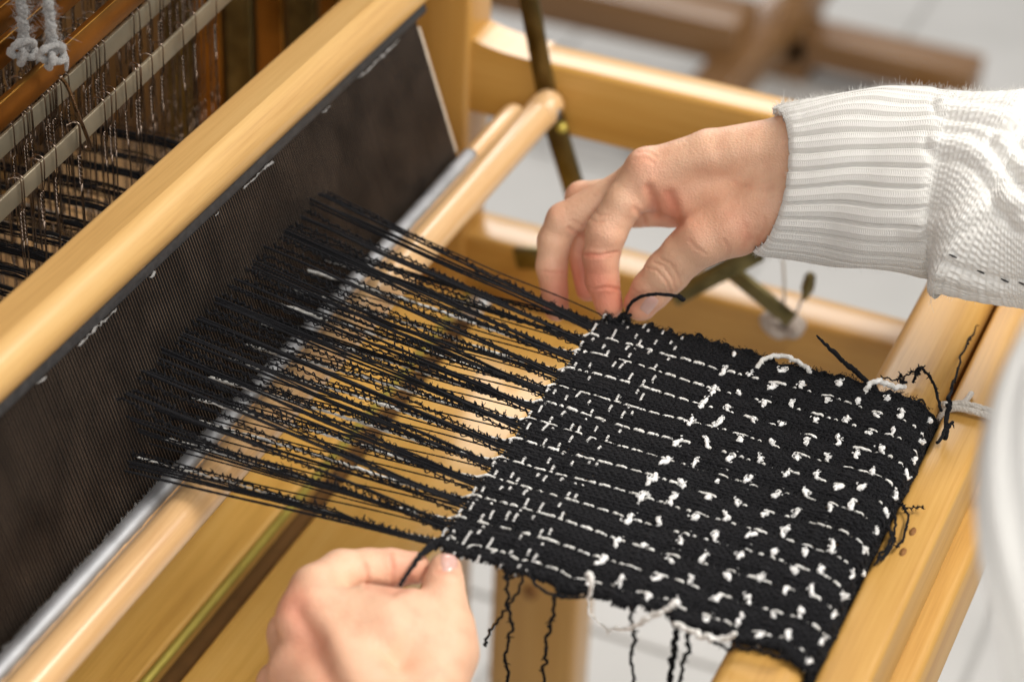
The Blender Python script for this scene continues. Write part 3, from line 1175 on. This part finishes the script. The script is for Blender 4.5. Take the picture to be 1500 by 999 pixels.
for k in range(64):
    x = rng.uniform(-.125, .122)
    y_, z_, _, _ = base(WS[-1])
    p0 = np.array([x, y_, z_ + rng.uniform(.002, .022)])
    q = [p0]
    for _ in range(3):
        q.append(q[-1] + np.array([rng.normal() * .004, -abs(rng.normal()) * .0010, -rng.uniform(-.001, .004)]))
    loose(q, .0006, M_BLACK2 if rng.random() < .8 else M_WHITE, 24, 4)
# yarns hanging below the near selvedge
XN = -.117
for pts, r, fz_ in ((((745, 830), (741, 870), (748, 920), (741, 960), (745, 1000), (742, 1060)), .0008, 46),
                    (((817, 855), (808, 900), (802, 940), (797, 980), (793, 1050)), .0008, 44),
                    (((770, 835), (757, 868), (735, 900), (715, 930), (711, 946)), .0007, 4),
                    (((924, 885), (928, 930), (926, 965), (930, 1040)), .0008, 40),
                    (((992, 920), (986, 960), (981, 1000), (975, 1050)), .0014, 30),
                    (((1006, 925), (1008, 950), (998, 985), (1003, 1040)), .0009, 30)):
    loose([xx2(*q, XN) for q in pts], r, M_BLACK2, 80, fz_, .0006, 'black yarn hanging below the near selvedge')
loose([xx2(772, 836, XN), xx2(785, 856, XN - .002), xx2(808, 870, XN - .002), xx2(840, 875, XN - .001), xx2(868, 872, XN + .001)], .0008, M_BLACK, 60, 0, .0002)
loose([xx2(862, 838, XN + .003), xx2(868, 855, XN), xx2(862, 880, XN), xx2(870, 905, XN), xx2(890, 922, XN)], [.0016, .0014, .0007, .0005, .0006], M_WHITE, 50, 14, .0005)
loose([xx2(890, 922, XN), xx2(922, 920, XN - .002), xx2(950, 904, XN - .002), xx2(975, 893, XN), xx2(990, 880, XN + .003)], [.0005, .0012, .0014, .0014, .0015], M_WHITE, 60, 16, .0004)
loose([xx2(988, 912, XN), xx2(1008, 922, XN), xx2(1030, 932, XN - .001), xx2(1055, 936, XN), xx2(1078, 929, XN + .002)], [.0012, .0014, .0018, .0016, .0012], M_WHITE, 60, 14, .0004)
loose([xx2(1020, 925, XN), xx2(1060, 945, XN - .002), xx2(1110, 952, XN - .002), xx2(1150, 965, XN)], .0009, M_BLACK2, 60, 20, .0005)
# weft yarn that the left hand holds
loose([dep(644, 792, 1.215), dep(628, 803, 1.21), dep(612, 818, 1.203), dep(600, 836, 1.198), dep(586, 856, 1.19)], [.0022, .0020, .0013, .0011, .001], M_BLACK, 50, 6, .0002)
for _ in range(8):
    p0 = dep(905 + rng.uniform(-16, 12), 470 + rng.uniform(-6, 8), 1.388)
    loose([p0, p0 + rng.normal(size=3) * .003, p0 + rng.normal(size=3) * .004, p0 + rng.normal(size=3) * .004], .0009, M_BLACK2, 30, 6)

# ------------------------------------------------------------------ hands: implicit surfaces


def smin(a, b, k):
    h = np.clip(.5 + .5 * (b - a) / k, 0, 1)
    return b * (1 - h) + a * h - k * h * (1 - h)


def cone(p, a, b, ra, rb):
    ba = b - a
    t = np.clip(((p - a) @ ba) / (ba @ ba), 0, 1)
    q = p - a - t[..., None] * ba
    return np.sqrt((q * q).sum(-1)) - (ra + (rb - ra) * t)


def chain_sdf(p, js, k=.003):
    dmin = None
    for (a, ra), (b, rb) in zip(js[:-1], js[1:]):
        dd = cone(p, a, b, ra, rb)
        dmin = dd if dmin is None else smin(dmin, dd, k)
    return dmin


def hand_sdf(p, palm, fingers, kp=.010, kf=.012):
    dp = None
    for js in palm:
        dd = chain_sdf(p, js)
        dp = dd if dp is None else smin(dp, dd, kp)
    out = dp
    for js, k in fingers:
        df = smin(chain_sdf(p, js), dp, k)
        out = np.minimum(out, df) if out is dp else smin(out, df, .0012)
    return out


def surface_nets(f, lo, hi, h):
    n = np.ceil((hi - lo) / h).astype(int) + 1
    ax = [lo[i] + h * np.arange(n[i]) for i in range(3)]
    G = np.empty(n, dtype=np.float32)
    for i in range(0, n[0], 16):
        X = np.stack(np.meshgrid(ax[0][i:i + 16], ax[1], ax[2], indexing='ij'), -1)
        G[i:i + 16] = f(X)
    inside = G < 0
    cs = np.zeros(n - 1, dtype=np.int8)
    for dx in (0, 1):
        for dy in (0, 1):
            for dz in (0, 1):
                cs += inside[dx:n[0] - 1 + dx, dy:n[1] - 1 + dy, dz:n[2] - 1 + dz]
    act = (cs > 0) & (cs < 8)
    idx = -np.ones(n - 1, dtype=np.int64)
    cells = np.argwhere(act)
    idx[act] = np.arange(len(cells))
    acc = np.zeros((len(cells), 3))
    cnt = np.zeros(len(cells))
    cor = [(a, b, c) for a in (0, 1) for b in (0, 1) for c in (0, 1)]
    for a in cor:
        for axx in range(3):
            if a[axx]:
                continue
            b = list(a)
            b[axx] = 1
            va = G[cells[:, 0] + a[0], cells[:, 1] + a[1], cells[:, 2] + a[2]]
            vb = G[cells[:, 0] + b[0], cells[:, 1] + b[1], cells[:, 2] + b[2]]
            m = (va < 0) != (vb < 0)
            t = np.where(m, va / np.where(va == vb, 1, va - vb), 0)
            pt = np.array(a)[None, :] + t[:, None] * (np.array(b) - np.array(a))[None, :]
            acc[m] += pt[m]
            cnt[m] += 1
    V = lo + h * (cells + acc / cnt[:, None])
    Q = []
    for axx in range(3):
        o1, o2 = [(1, 2), (2, 0), (0, 1)][axx]
        sl0 = [slice(1, n[k] - 1) for k in range(3)]
        sl1 = list(sl0)
        sl0[axx] = slice(0, n[axx] - 1)
        sl1[axx] = slice(1, n[axx])
        A, B = inside[tuple(sl0)], inside[tuple(sl1)]
        e = np.argwhere(A != B)
        s_in = A[tuple(e.T)]
        off = np.ones(3, dtype=int)
        off[axx] = 0
        e = e + off

        def cell(d1, d2):
            c = e.copy()
            c[:, o1] += d1
            c[:, o2] += d2
            return idx[tuple(c.T)]
        q = np.stack([cell(-1, -1), cell(0, -1), cell(0, 0), cell(-1, 0)], -1)
        q[~s_in] = q[~s_in][:, ::-1]
        Q.append(q)
    Q = np.concatenate(Q)
    return V, Q[(Q >= 0).all(1)]


def grad(f, P, e=.0004):
    g = np.stack([f(P + np.eye(3)[k] * e) - f(P - np.eye(3)[k] * e) for k in range(3)], -1)
    return g / (np.linalg.norm(g, axis=-1, keepdims=True) + 1e-12)


def seg_dist(xy, pts):
    dmin = np.full(len(xy), 1e9)
    for a, b in zip(pts[:-1], pts[1:]):
        a, b = np.array(a, float), np.array(b, float)
        ba = b - a
        t = np.clip(((xy - a) @ ba) / (ba @ ba), 0, 1)
        dmin = np.minimum(dmin, np.linalg.norm(xy - a - t[:, None] * ba, axis=1))
    return dmin


BASE_SKIN = np.array([.78, .485, .325])
RED_SKIN = np.array([.66, .25, .16])


def make_hand(name, f, lo, hi, h, creases, flush, bulges, parent):
    V, Q = surface_nets(f, lo, hi, h)
    for _ in range(3):
        V = V - f(V)[:, None] * grad(f, V)
    N = grad(f, V)
    pj = proj(V)
    vis = ((V - C) * N).sum(1) < 0
    D = np.zeros(len(V))
    red = np.zeros(len(V))
    for pts, sig, amp in creases:
        dd = seg_dist(pj[:, :2], pts)
        g = np.exp(-(dd / sig) ** 2) * vis
        D -= amp * g
        D += amp * .35 * np.exp(-((dd - 2.2 * sig) / (1.2 * sig)) ** 2) * vis
        red += min(.5, 700 * amp) * .7 * np.exp(-(dd / (sig * 1.8)) ** 2) * vis
    for (x, y), rx, amp in bulges:
        dd = np.hypot(pj[:, 0] - x, pj[:, 1] - y)
        D += amp * np.exp(-(dd / rx) ** 2) * vis
    for (x, y), rx, amp in flush:
        dd = np.hypot(pj[:, 0] - x, pj[:, 1] - y)
        red += amp * np.exp(-(dd / rx) ** 2)
    V = V + N * D[:, None]
    red = np.clip(red, 0, 1)[:, None]
    col = BASE_SKIN * (1 - red) + RED_SKIN * red
    return build(name, V, [Q], M_SKIN, parent, col=col)


def nail(f, centre, u, v, lu, lv, d0, parent, lift=.00045):
    """nail plate laid on the surface: centre, half-axes in image directions u, v"""
    nu, nv = 15, 11
    V = []
    for a in np.linspace(-1, 1, nu):
        for b in np.linspace(-1, 1, nv):
            w = 1 - .18 * max(0, a) ** 2 - .22 * max(0, -a) ** 3
            V.append((centre[0] + u[0] * a * lu + v[0] * b * lv * w, centre[1] + u[1] * a * lu + v[1] * b * lv * w))
    P = np.array([dep(x, y, d0) for x, y in V])
    rd = np.array([ray(x, y) for x, y in V])
    for _ in range(60):
        P = P + rd * np.minimum(f(P), .002)[:, None] * .8
    N = grad(f, P)
    aa = np.repeat(np.linspace(-1, 1, nu), nv)
    bb = np.tile(np.linspace(-1, 1, nv), nu)
    edge = np.clip(1 - np.maximum(np.abs(aa), np.abs(bb)) ** 6, 0, 1)
    P = P + N * (lift * edge - .0003 * (1 - edge))[:, None]
    q = [(i * nv + j, i * nv + j + 1, (i + 1) * nv + j + 1, (i + 1) * nv + j) for i in range(nu - 1) for j in range(nv - 1)]
    o = build('fingernail', P, q, M_NAIL)
    o.parent = parent
    return o


person = thing('person', 'person in off-white knit sweater straightening the cloth with both hands', 'person', (.0, -.45, -.3))


def J(px, py, d, r_mm):
    return (dep(px, py, d), r_mm * .001)


# right hand (at the far selvedge)
RH_palm = [
    [J(1215, 220, 1.352, 17), J(1150, 214, 1.362, 16.0), J(1040, 228, 1.376, 14.0), J(950, 251, 1.387, 11.8)],
    [J(1215, 255, 1.362, 19), J(1150, 245, 1.372, 17), J(1030, 250, 1.390, 14), J(938, 265, 1.402, 11.5)],
    [J(1210, 290, 1.372, 18), J(1140, 275, 1.385, 16), J(1020, 275, 1.405, 13), J(922, 285, 1.418, 11)],
    [J(1200, 310, 1.378, 17), J(1130, 305, 1.392, 15), J(1020, 305, 1.415, 11.5), J(935, 305, 1.430, 10)],
    [J(1200, 290, 1.358, 20), J(1130, 303, 1.364, 19), J(1075, 330, 1.369, 17), J(1035, 347, 1.373, 14.2)],
    [J(1085, 300, 1.375, 12), J(1012, 284, 1.384, 10.5), J(975, 270, 1.388, 9.5)],
    [J(1060, 318, 1.380, 11), J(1005, 303, 1.390, 8.0), J(965, 290, 1.396, 7)],
]
RH_fing = [
    ([J(950, 251, 1.387, 11.8), J(916, 294, 1.391, 11.2), J(888, 340, 1.396, 11.4), J(880, 376, 1.400, 10.3), J(882, 410, 1.404, 9.6), J(892, 447, 1.408, 8.2)], .008),
    ([J(938, 265, 1.402, 11.5), J(826, 323, 1.420, 10.2), J(812, 352, 1.424, 9.6), J(808, 390, 1.428, 9.0), J(815, 452, 1.434, 7.6)], .006),
    ([J(922, 285, 1.418, 11), J(852, 290, 1.440, 9.6), J(850, 360, 1.446, 8.8), J(861, 424, 1.444, 7.2)], .006),
    ([J(935, 305, 1.430, 10), J(885, 322, 1.452, 8.4), J(885, 385, 1.456, 7.4), J(890, 420, 1.452, 6.4)], .006),
    ([J(1035, 347, 1.373, 14.2), J(1003, 372, 1.382, 13.0), J(978, 398, 1.390, 12.8), J(955, 424, 1.397, 11.4), J(939, 445, 1.403, 10.0)], .008),
]
fR = lambda p: hand_sdf(p, RH_palm, RH_fing)
ptsR = np.array([q for js in RH_palm for q, _ in js] + [q for js, _ in RH_fing for q, _ in js])
crR = [
    ([(838, 322), (850, 330), (862, 331)], 1.6, .0003),
    ([(862, 318), (872, 326), (884, 326)], 1.6, .0003),
    ([(868, 308), (880, 316), (892, 315)], 1.6, .00025),
    ([(930, 236), (946, 233), (958, 240)], 2.2, .0003),
    ([(934, 226), (950, 224), (962, 231)], 2.0, .00025),
    ([(846, 368), (862, 377), (884, 378), (906, 374)], 1.5, .0003),
    ([(1075, 268), (1100, 276), (1130, 274)], 3, .0002),
    ([(1118, 318), (1122, 336), (1112, 352)], 2.6, .0003),
    ([(1060, 352), (1068, 364), (1064, 378)], 2.2, .0003),
    ([(1010, 352), (1020, 364), (1034, 372)], 2.4, .0003),
    ([(926, 424), (936, 430), (944, 428)], 1.5, .0003),
    ([(858, 372), (880, 374), (905, 369)], 2.0, .0007),
    ([(868, 424), (888, 421), (911, 424)], 1.8, .0006),
    ([(930, 306), (942, 318), (945, 330)], 3.2, .0005),
    ([(950, 276), (957, 292), (962, 312)], 5.5, .0010),
    ([(980, 286), (986, 306), (992, 326)], 6.0, .0009),
    ([(958, 384), (972, 390), (984, 408), (990, 424)], 1.5, .0005),
    ([(948, 392), (962, 396), (976, 412), (983, 428)], 1.5, .0006),
    ([(968, 379), (982, 386), (992, 402), (997, 416)], 1.5, .0004),
    ([(1092, 332), (1096, 350), (1086, 368)], 3.5, .0003),
    ([(832, 334), (843, 340), (855, 346)], 2.0, .0006),
    ([(796, 398), (812, 400), (826, 397)], 2.0, .0004),
]
flR = [((888, 440), 34, .75), ((935, 450), 34, .55), ((815, 440), 45, .8), ((860, 400), 40, .8), ((945, 240), 26, .38), ((838, 272), 22, .35), ((812, 305), 22, .3),
       ((975, 300), 34, .5), ((1050, 290), 60, .22), ((1090, 340), 45, .3), ((880, 345), 30, .2), ((1010, 340), 30, .25)]
buR = [((1075, 222), 16, .0007), ((1045, 232), 16, .0008), ((1012, 238), 16, .0007), ((1105, 216), 16, .0006), ((938, 236), 22, .0012), ((1000, 292), 26, -.0022), ((1030, 262), 30, -.0008), ((900, 350), 16, .0008), ((892, 395), 14, .0004)]
rh = make_hand('hand', fR, ptsR.min(0) - .024, ptsR.max(0) + .024, .00105, crR, flR, buR, person)
rh['label'] = 'right hand pinching the far selvedge'
nail(fR, (951, 446), (-.62, .78), (.78, .62), 15, 10, 1.34, rh)

# left hand (out of focus at the near selvedge)
LH_palm = [
    [J(450, 905, 1.178, 13.0), J(500, 960, 1.166, 17), J(548, 1060, 1.130, 18.5), J(580, 1180, 1.085, 20)],
    [J(436, 985, 1.172, 13.5), J(480, 1050, 1.145, 17), J(545, 1180, 1.095, 20)],
    [J(420, 1060, 1.175, 13), J(465, 1120, 1.145, 16), J(530, 1210, 1.10, 19)],
    [J(648, 955, 1.180, 15.5), J(618, 1050, 1.150, 18.5), J(595, 1180, 1.092, 21)],
    [J(478, 895, 1.180, 12), J(560, 930, 1.172, 17), J(640, 950, 1.178, 16)],
    [J(540, 890, 1.186, 11), J(600, 905, 1.184, 13), J(640, 915, 1.186, 12)],
]
LH_fing = [
    ([J(450, 905, 1.178, 13.0), J(462, 862, 1.192, 12.0), J(500, 838, 1.206, 11.2), J(540, 834, 1.210, 10.4), J(572, 833, 1.213, 10.0), J(606, 831, 1.215, 8.3)], .008),
    ([J(648, 955, 1.180, 15.5), J(652, 915, 1.187, 13.0), J(650, 885, 1.194, 11.4), J(650, 858, 1.200, 10.0), J(652, 835, 1.206, 8.6)], .008),
    ([J(436, 985, 1.172, 13.5), J(425, 930, 1.20, 11), J(480, 905, 1.225, 9.5), J(520, 905, 1.225, 8)], .006),
    ([J(420, 1060, 1.175, 13), J(408, 1000, 1.20, 10.5), J(460, 970, 1.225, 9)], .006),
]
fL = lambda p: hand_sdf(p, LH_palm, LH_fing)
ptsL = np.array([q for js in LH_palm for q, _ in js] + [q for js, _ in LH_fing for q, _ in js])
crL = [([(436, 898), (462, 948), (488, 1005)], 15, .0026), ([(545, 858), (575, 866), (600, 852)], 6, .0012), ([(534, 826), (538, 845), (536, 860)], 3, .0008), ([(572, 812), (576, 835), (574, 856)], 3, .0007), ([(640, 838), (660, 836), (672, 842)], 2.5, .0006)]
flL = [((425, 875), 34, .5), ((600, 830), 40, .45), ((445, 940), 45, .3), ((655, 825), 22, .25), ((410, 990), 40, .25)]
buL = [((452, 938), 26, -.0022), ((600, 960), 60, .0015)]
lh = make_hand('hand', fL, ptsL.min(0) - .026, ptsL.max(0) + .026, .0015, crL, flL, buL, person)
lh['label'] = 'left hand held close below the near selvedge'
nail(fL, (658, 822), (-.05, -1), (1, -.05), 13, 14, 1.15, lh)

# ------------------------------------------------------------------ sleeve
ax_px = [(1128, 264, 1.358, 110, 27), (1160, 264, 1.354, 113, 30), (1230, 262, 1.346, 125, 34), (1300, 266, 1.337, 133, 37), (1370, 271, 1.328, 139, 39),
         (1405, 276, 1.323, 146, 42), (1438, 288, 1.319, 166, 46), (1474, 304, 1.315, 150, 43), (1530, 308, 1.308, 156, 44), (1620, 318, 1.296, 160, 46)]
A = np.array(ax_px, float)
NT, NA = 260, 528
tt = np.linspace(0, len(A) - 1, NT)
Ai = spline(A, NT)
ctr = np.array([dep(a[0], a[1], a[2]) for a in Ai])
axis_d = np.gradient(ctr, axis=0)
axis_d /= np.linalg.norm(axis_d, axis=1, keepdims=True)
fwd = R[2]
upv = np.cross(axis_d, fwd)
upv /= np.linalg.norm(upv, axis=1, keepdims=True)
if upv[0] @ R[1] > 0:
    upv = -upv
nearv = np.cross(upv, axis_d)
nearv /= np.linalg.norm(nearv, axis=1, keepdims=True)
nearv = np.where((nearv @ fwd)[:, None] > 0, -nearv, nearv)
th = np.linspace(0, 2 * np.pi, NA, endpoint=False)
hh = Ai[:, 3] * Ai[:, 2] / F
hd = Ai[:, 4] * .001
xpx = Ai[:, 0]
NR = 28
ribs_fade = np.clip((1392 - xpx) / 30, 0, 1)
cuff_in = np.clip(1 - (xpx - 1128) / 14, 0, 1) ** 2
TH, XP = np.meshgrid(th, xpx)
wob = .10 * np.sin(XP * .012 + TH * 2) + .06 * np.sin(XP * .03 + TH * 5)
ph = (TH * NR / (2 * np.pi) + wob)
fr = np.abs((ph % 1) - .5) * 2          # 0 in the middle of a valley, 1 on a ridge
vall = np.exp(-(fr / .17) ** 2)
sub_c = .18 * np.cos(ph * 2 * np.pi * 3)
disp = ribs_fade[:, None] * (-.0028 * vall + .0007 * fr + .00022 * sub_c)
# past the cuff: cable strands and moss ground
rest = 1 - ribs_fade[:, None]
Pb = ctr[:, None, :] + (np.cos(TH) * hh[:, None])[..., None] * upv[:, None, :] + (np.sin(TH) * hd[:, None])[..., None] * nearv[:, None, :]
pb = proj(Pb.reshape(-1, 3))
near = (np.sin(TH) > -.05)
for pts, wpx, amp_ in ((((1376, 208), (1412, 214), (1444, 232), (1466, 262), (1474, 290), (1500, 318), (1540, 330)), 13, .0040),
                       (((1330, 336), (1385, 330), (1420, 312), (1452, 296), (1486, 288), (1540, 300)), 13, .0040),
                       (((1380, 150), (1420, 160), (1470, 172), (1540, 176)), 9, .0026),
                       (((1372, 396), (1420, 412), (1470, 424), (1540, 430)), 10, .0030),
                       (((1470, 205), (1490, 240), (1540, 262)), 11, .0030)):
    dd_ = seg_dist(pb[:, :2], pts).reshape(TH.shape)
    on_ = near * np.clip((XP - 1330) / 50, 0, 1)
    disp = disp + on_ * (.65 * amp_ * np.exp(-(dd_ / wpx) ** 2) - .0015 * np.exp(-((dd_ - 1.7 * wpx) / (.55 * wpx)) ** 2))
moss = np.cos(TH * 95) * np.cos((XP - 1370) * .42)
disp = disp + rest * .0004 * moss
disp = disp - .003 * np.exp(-((XP - 1392) / 14) ** 2) * np.exp(-((TH - 1.5) / 1.2) ** 2)
folds = .0028 * np.sin(TH * 3 + XP * .02) * np.clip((XP - 1160) / 120, 0, 1) * np.sin((XP - 1130) * .012)
disp = disp + folds
# ring leans: the near side of the cuff lies further up the arm than the upper and lower edges
lean = np.clip(1 - (xpx - 1128) / 190, 0, 1)
shift = np.maximum(np.sin(TH), 0) * .0195 * lean[:, None] - .009 * (1 - np.cos(TH)) * .5 * lean[:, None]
rad_scale = (1 - .06 * cuff_in)[:, None]
P = (ctr[:, None, :] + (np.cos(TH) * hh[:, None] * rad_scale + np.cos(TH) * disp)[..., None] * upv[:, None, :]
     + (np.sin(TH) * hd[:, None] * rad_scale + np.sin(TH) * disp)[..., None] * nearv[:, None, :] + shift[..., None] * axis_d[:, None, :])
V = P.reshape(-1, 3)
# inside lip of the cuff
lip = []
for k, (rs, sh_) in enumerate(((.93, .001), (.86, .004), (.80, .014))):
    c0 = ctr[0] + axis_d[0] * sh_
    q = c0 + (np.cos(th) * hh[0] * rs)[:, None] * upv[0] + (np.sin(th) * hd[0] * rs)[:, None] * nearv[0] + shift[0][:, None] * axis_d[0]
    lip.append(q)
nL = len(lip)
V = np.concatenate(lip[::-1] + [V])
nrow = NT + nL
i = np.arange(nrow - 1)[:, None] * NA
j = np.arange(NA)[None, :]
k = (j + 1) % NA
Q = np.stack([i + j, i + NA + j, i + NA + k, i + k], -1).reshape(-1, 4)
arcl = np.concatenate([np.zeros(nL), np.cumsum(np.concatenate([[0], np.linalg.norm(np.diff(ctr, axis=0), axis=1)]))])
ridx = np.repeat(np.arange(nrow), NA)
uvs = np.column_stack([np.tile(th / (2 * np.pi), nrow) + (np.concatenate([np.zeros((nL, NA)), wob / NR]).ravel()), arcl[ridx] / .12])
qrow = Q[:, 0] // NA
xq = np.concatenate([np.full(nL, 1128), xpx])[qrow]
slv = build('sleeve', V, [Q], M_RIB, person, uv=uvs)
slv.data.materials.append(M_MOSS)
mi = (xq > 1388).astype(np.int32)
slv.data.polygons.foreach_set('material_index', mi)
slv['label'] = 'ribbed off-white sleeve cuff of the right arm'
# fuzz on the sleeve
hv = []
Pg = P
for _ in range(4200):
    a_, b_ = rng.integers(2, 200), rng.integers(0, NA)
    if rng.random() < .45:
        b_ = int(rng.normal(0, 22)) % NA
    p = Pg[a_, b_]
    c_ = p - ctr[a_]
    c_ /= np.linalg.norm(c_)
    L = rng.uniform(.0006, .0024) if rng.random() < .985 else rng.uniform(.003, .005)
    t = np.linspace(0, 1, 6)[:, None]
    e = rng.normal(size=3) * .9
    Q_ = p + L * (t * (c_ + e * .7) + .4 * t ** 2 * rng.normal(size=3))
    hv.append(tube(Q_, np.linspace(.00007, .00004, 6), 3, ref=(.3, .2, 1), caps=False))
V, Fc = merge(hv)
o = build('wool_fuzz', V, Fc, M_WHITE)
o['kind'] = 'stuff'
o.parent = slv
for px, py in ((1396, 376), (1436, 399), (1473, 411), (1497, 415)):
    cpt = None
    b = np.argmin(np.hypot(*(proj(P.reshape(-1, 3))[:, :2] - (px, py)).T) + 1e3 * (np.sin(np.tile(th, NT)) < 0))
    cpt = P.reshape(-1, 3)[b]
    u_ = R.T @ np.array([.9, .45, -.2])
    V, Fc = tube(np.array([cpt - u_ * .0022 - fwd * .0006, cpt - fwd * .001, cpt + u_ * .0022 - fwd * .0006]), [.0003, .0006, .0003], 6)
    o = build('seam_stitch', V, Fc, M_GREYBIND)
    o.parent = slv

# left sleeve, from the wrist up over the breast beam
LP = spline([dep(592, 1195, 1.078), (-.335, -.125, .058), (-.375, -.22, .10), (-.40, -.34, .145), (-.40, -.50, .20)], 110)
tg = np.gradient(LP, axis=0)
tg /= np.linalg.norm(tg, axis=1, keepdims=True)
sd = np.cross(tg, (0, 0, 1.0))
sd /= np.linalg.norm(sd, axis=1, keepdims=True)
up_ = np.cross(sd, tg)
th3 = np.linspace(0, 2 * np.pi, 240, endpoint=False)
T3, K3 = np.meshgrid(th3, np.linspace(0, 1, 110))
r3 = np.interp(K3, [0, .02, .3, 1], [.031, .034, .044, .058])
f3 = np.abs((T3 * 30 / (2 * np.pi)) % 1 - .5) * 2
r3 = r3 - .0026 * np.exp(-(f3 / .17) ** 2) + .0016 * np.sin(T3 * 3 + K3 * 14)
VL = LP[:, None, :] + (r3 * np.cos(T3))[..., None] * sd[:, None, :] + (r3 * np.sin(T3))[..., None] * up_[:, None, :]
i = np.arange(109)[:, None] * 240
j = np.arange(240)[None, :]
k = (j + 1) % 240
QL = np.stack([i + j, i + k, i + 240 + k, i + 240 + j], -1).reshape(-1, 4)
uvl = np.column_stack([np.tile(th3 / (2 * np.pi), 110), np.repeat(np.linspace(0, 3.4, 110), 240)])
o = build('sleeve', VL.reshape(-1, 3), [QL], M_RIB, person, uv=uvl)
o['label'] = 'ribbed off-white sleeve of the left arm'

# torso of the sweater, close and out of focus at the right edge
tp = np.array([(1640, 395, .90, 60), (1640, 450, .89, 128), (1638, 530, .885, 172), (1640, 620, .88, 194), (1645, 720, .875, 202), (1660, 830, .87, 206), (1690, 960, .87, 212), (1720, 1150, .86, 225), (1760, 1500, .86, 240), (1800, 2000, .87, 250)], float)
ti = spline(tp, 70)
ct = np.array([dep(a[0], a[1], a[2]) for a in ti])
rr = ti[:, 3] * ti[:, 2] / F
th2 = np.linspace(0, 2 * np.pi, 90, endpoint=False)
T2, Z2 = np.meshgrid(th2, np.linspace(0, 1, 70))
dsp = .0015 * np.cos(T2 * 16) + .003 * np.sin(T2 * 3 + Z2 * 9)
Vt = ct[:, None, :] + ((rr[:, None] + dsp) * np.cos(T2))[..., None] * R[0] + ((rr[:, None] * .38 + dsp) * np.sin(T2))[..., None] * R[2]
i = np.arange(69)[:, None] * 90
j = np.arange(90)[None, :]
k = (j + 1) % 90
Q = np.stack([i + j, i + k, i + 90 + k, i + 90 + j], -1).reshape(-1, 4)
uv2 = np.column_stack([np.tile(th2 / (2 * np.pi), 70), np.repeat(np.linspace(0, 2, 70), 90)])
o = build('sweater', Vt.reshape(-1, 3), [Q], M_RIB, person, uv=uv2)
o['label'] = 'blurred off-white sweater body'

# ------------------------------------------------------------------ small cords
tie = thing('tie_cord', 'off-white twisted cord tied round the front rail beside the cloth corner', 'cord', at(1400, 600, 2, -.011))
px0 = at(1402, 605, 2, -.011)[0]
strands = []
for off in (0, .0052):
    cy, cz, ry, rz = -.2172, -.0368, .0205, .0292
    t = np.linspace(0, 2 * np.pi, 160)
    c_, s_ = np.cos(t), np.sin(t)
    pw = .55
    Y_ = cy + ry * np.sign(c_) * np.abs(c_) ** pw
    Z_ = cz + rz * np.sign(s_) * np.abs(s_) ** pw
    base_ = np.column_stack([px0 - off + .006 * np.sin(t), Y_, Z_])
    tw = t * 26
    for ph_ in (0, 2.1, 4.2):
        strands.append(tube(base_ + .0010 * np.column_stack([np.cos(tw + ph_), .4 * np.sin(tw + ph_), .8 * np.sin(tw + ph_)]), .00125, 6, ref=(1, 0, 0)))
V, Fc = merge(strands)
build('cord_loop', V, Fc, M_CORDW, tie)
V, Fc = tube(spline([(px0 - .002, -.199, -.006), (px0 + .004, -.205, -.0085), (px0 + .010, -.209, -.0095), (px0 + .02, -.2105, -.0093)], 40), .0016, 7)
build('cord_end', V, Fc, M_CORDW, tie)

hk = thing('cord_knot', 'blurred grey cord knot on the lower side rail under the brass link', 'cord', at(1148, 476, 0, .388))
kc = at(1146, 474, 0, .3865)
t = np.linspace(0, 4 * np.pi, 80)
K = kc + np.column_stack([.004 * np.sin(1.5 * t), .010 * np.cos(t) + .002 * np.cos(3 * t), .006 * np.sin(t)])
V, Fc = tube(K, .0045, 8, ref=(1, .1, .1))
build('knot', V, Fc, fibre('pinkish_grey_cord', (.42, .36, .31), (.6, .53, .47), 700), hk)
for a_, b_ in (((1147, 380), (1147, 460)), ((1166, 460), (1182, 405))):
    V, Fc = tube(spline([at(*a_, 0, .386), at((a_[0] + b_[0]) / 2 + 2, (a_[1] + b_[1]) / 2, 0, .386), at(*b_, 0, .386)], 20), .0011, 6, ref=(1, 0, 0))
    build('thread', V, Fc, M_CORDW, hk)
V, Fc = tube(spline([at(1178, 440, 0, .386), at(1182, 425, 0, .386), at(1186, 410, 0, .386), at(1187, 400, 0, .386)], 16), [.001] * 2 + [.003] * 3 + [.0045] * 5 + [.004] * 4 + [.002] * 2, 8, ref=(1, 0, 0))
build('toggle', V, Fc, M_OLD, hk)
# end
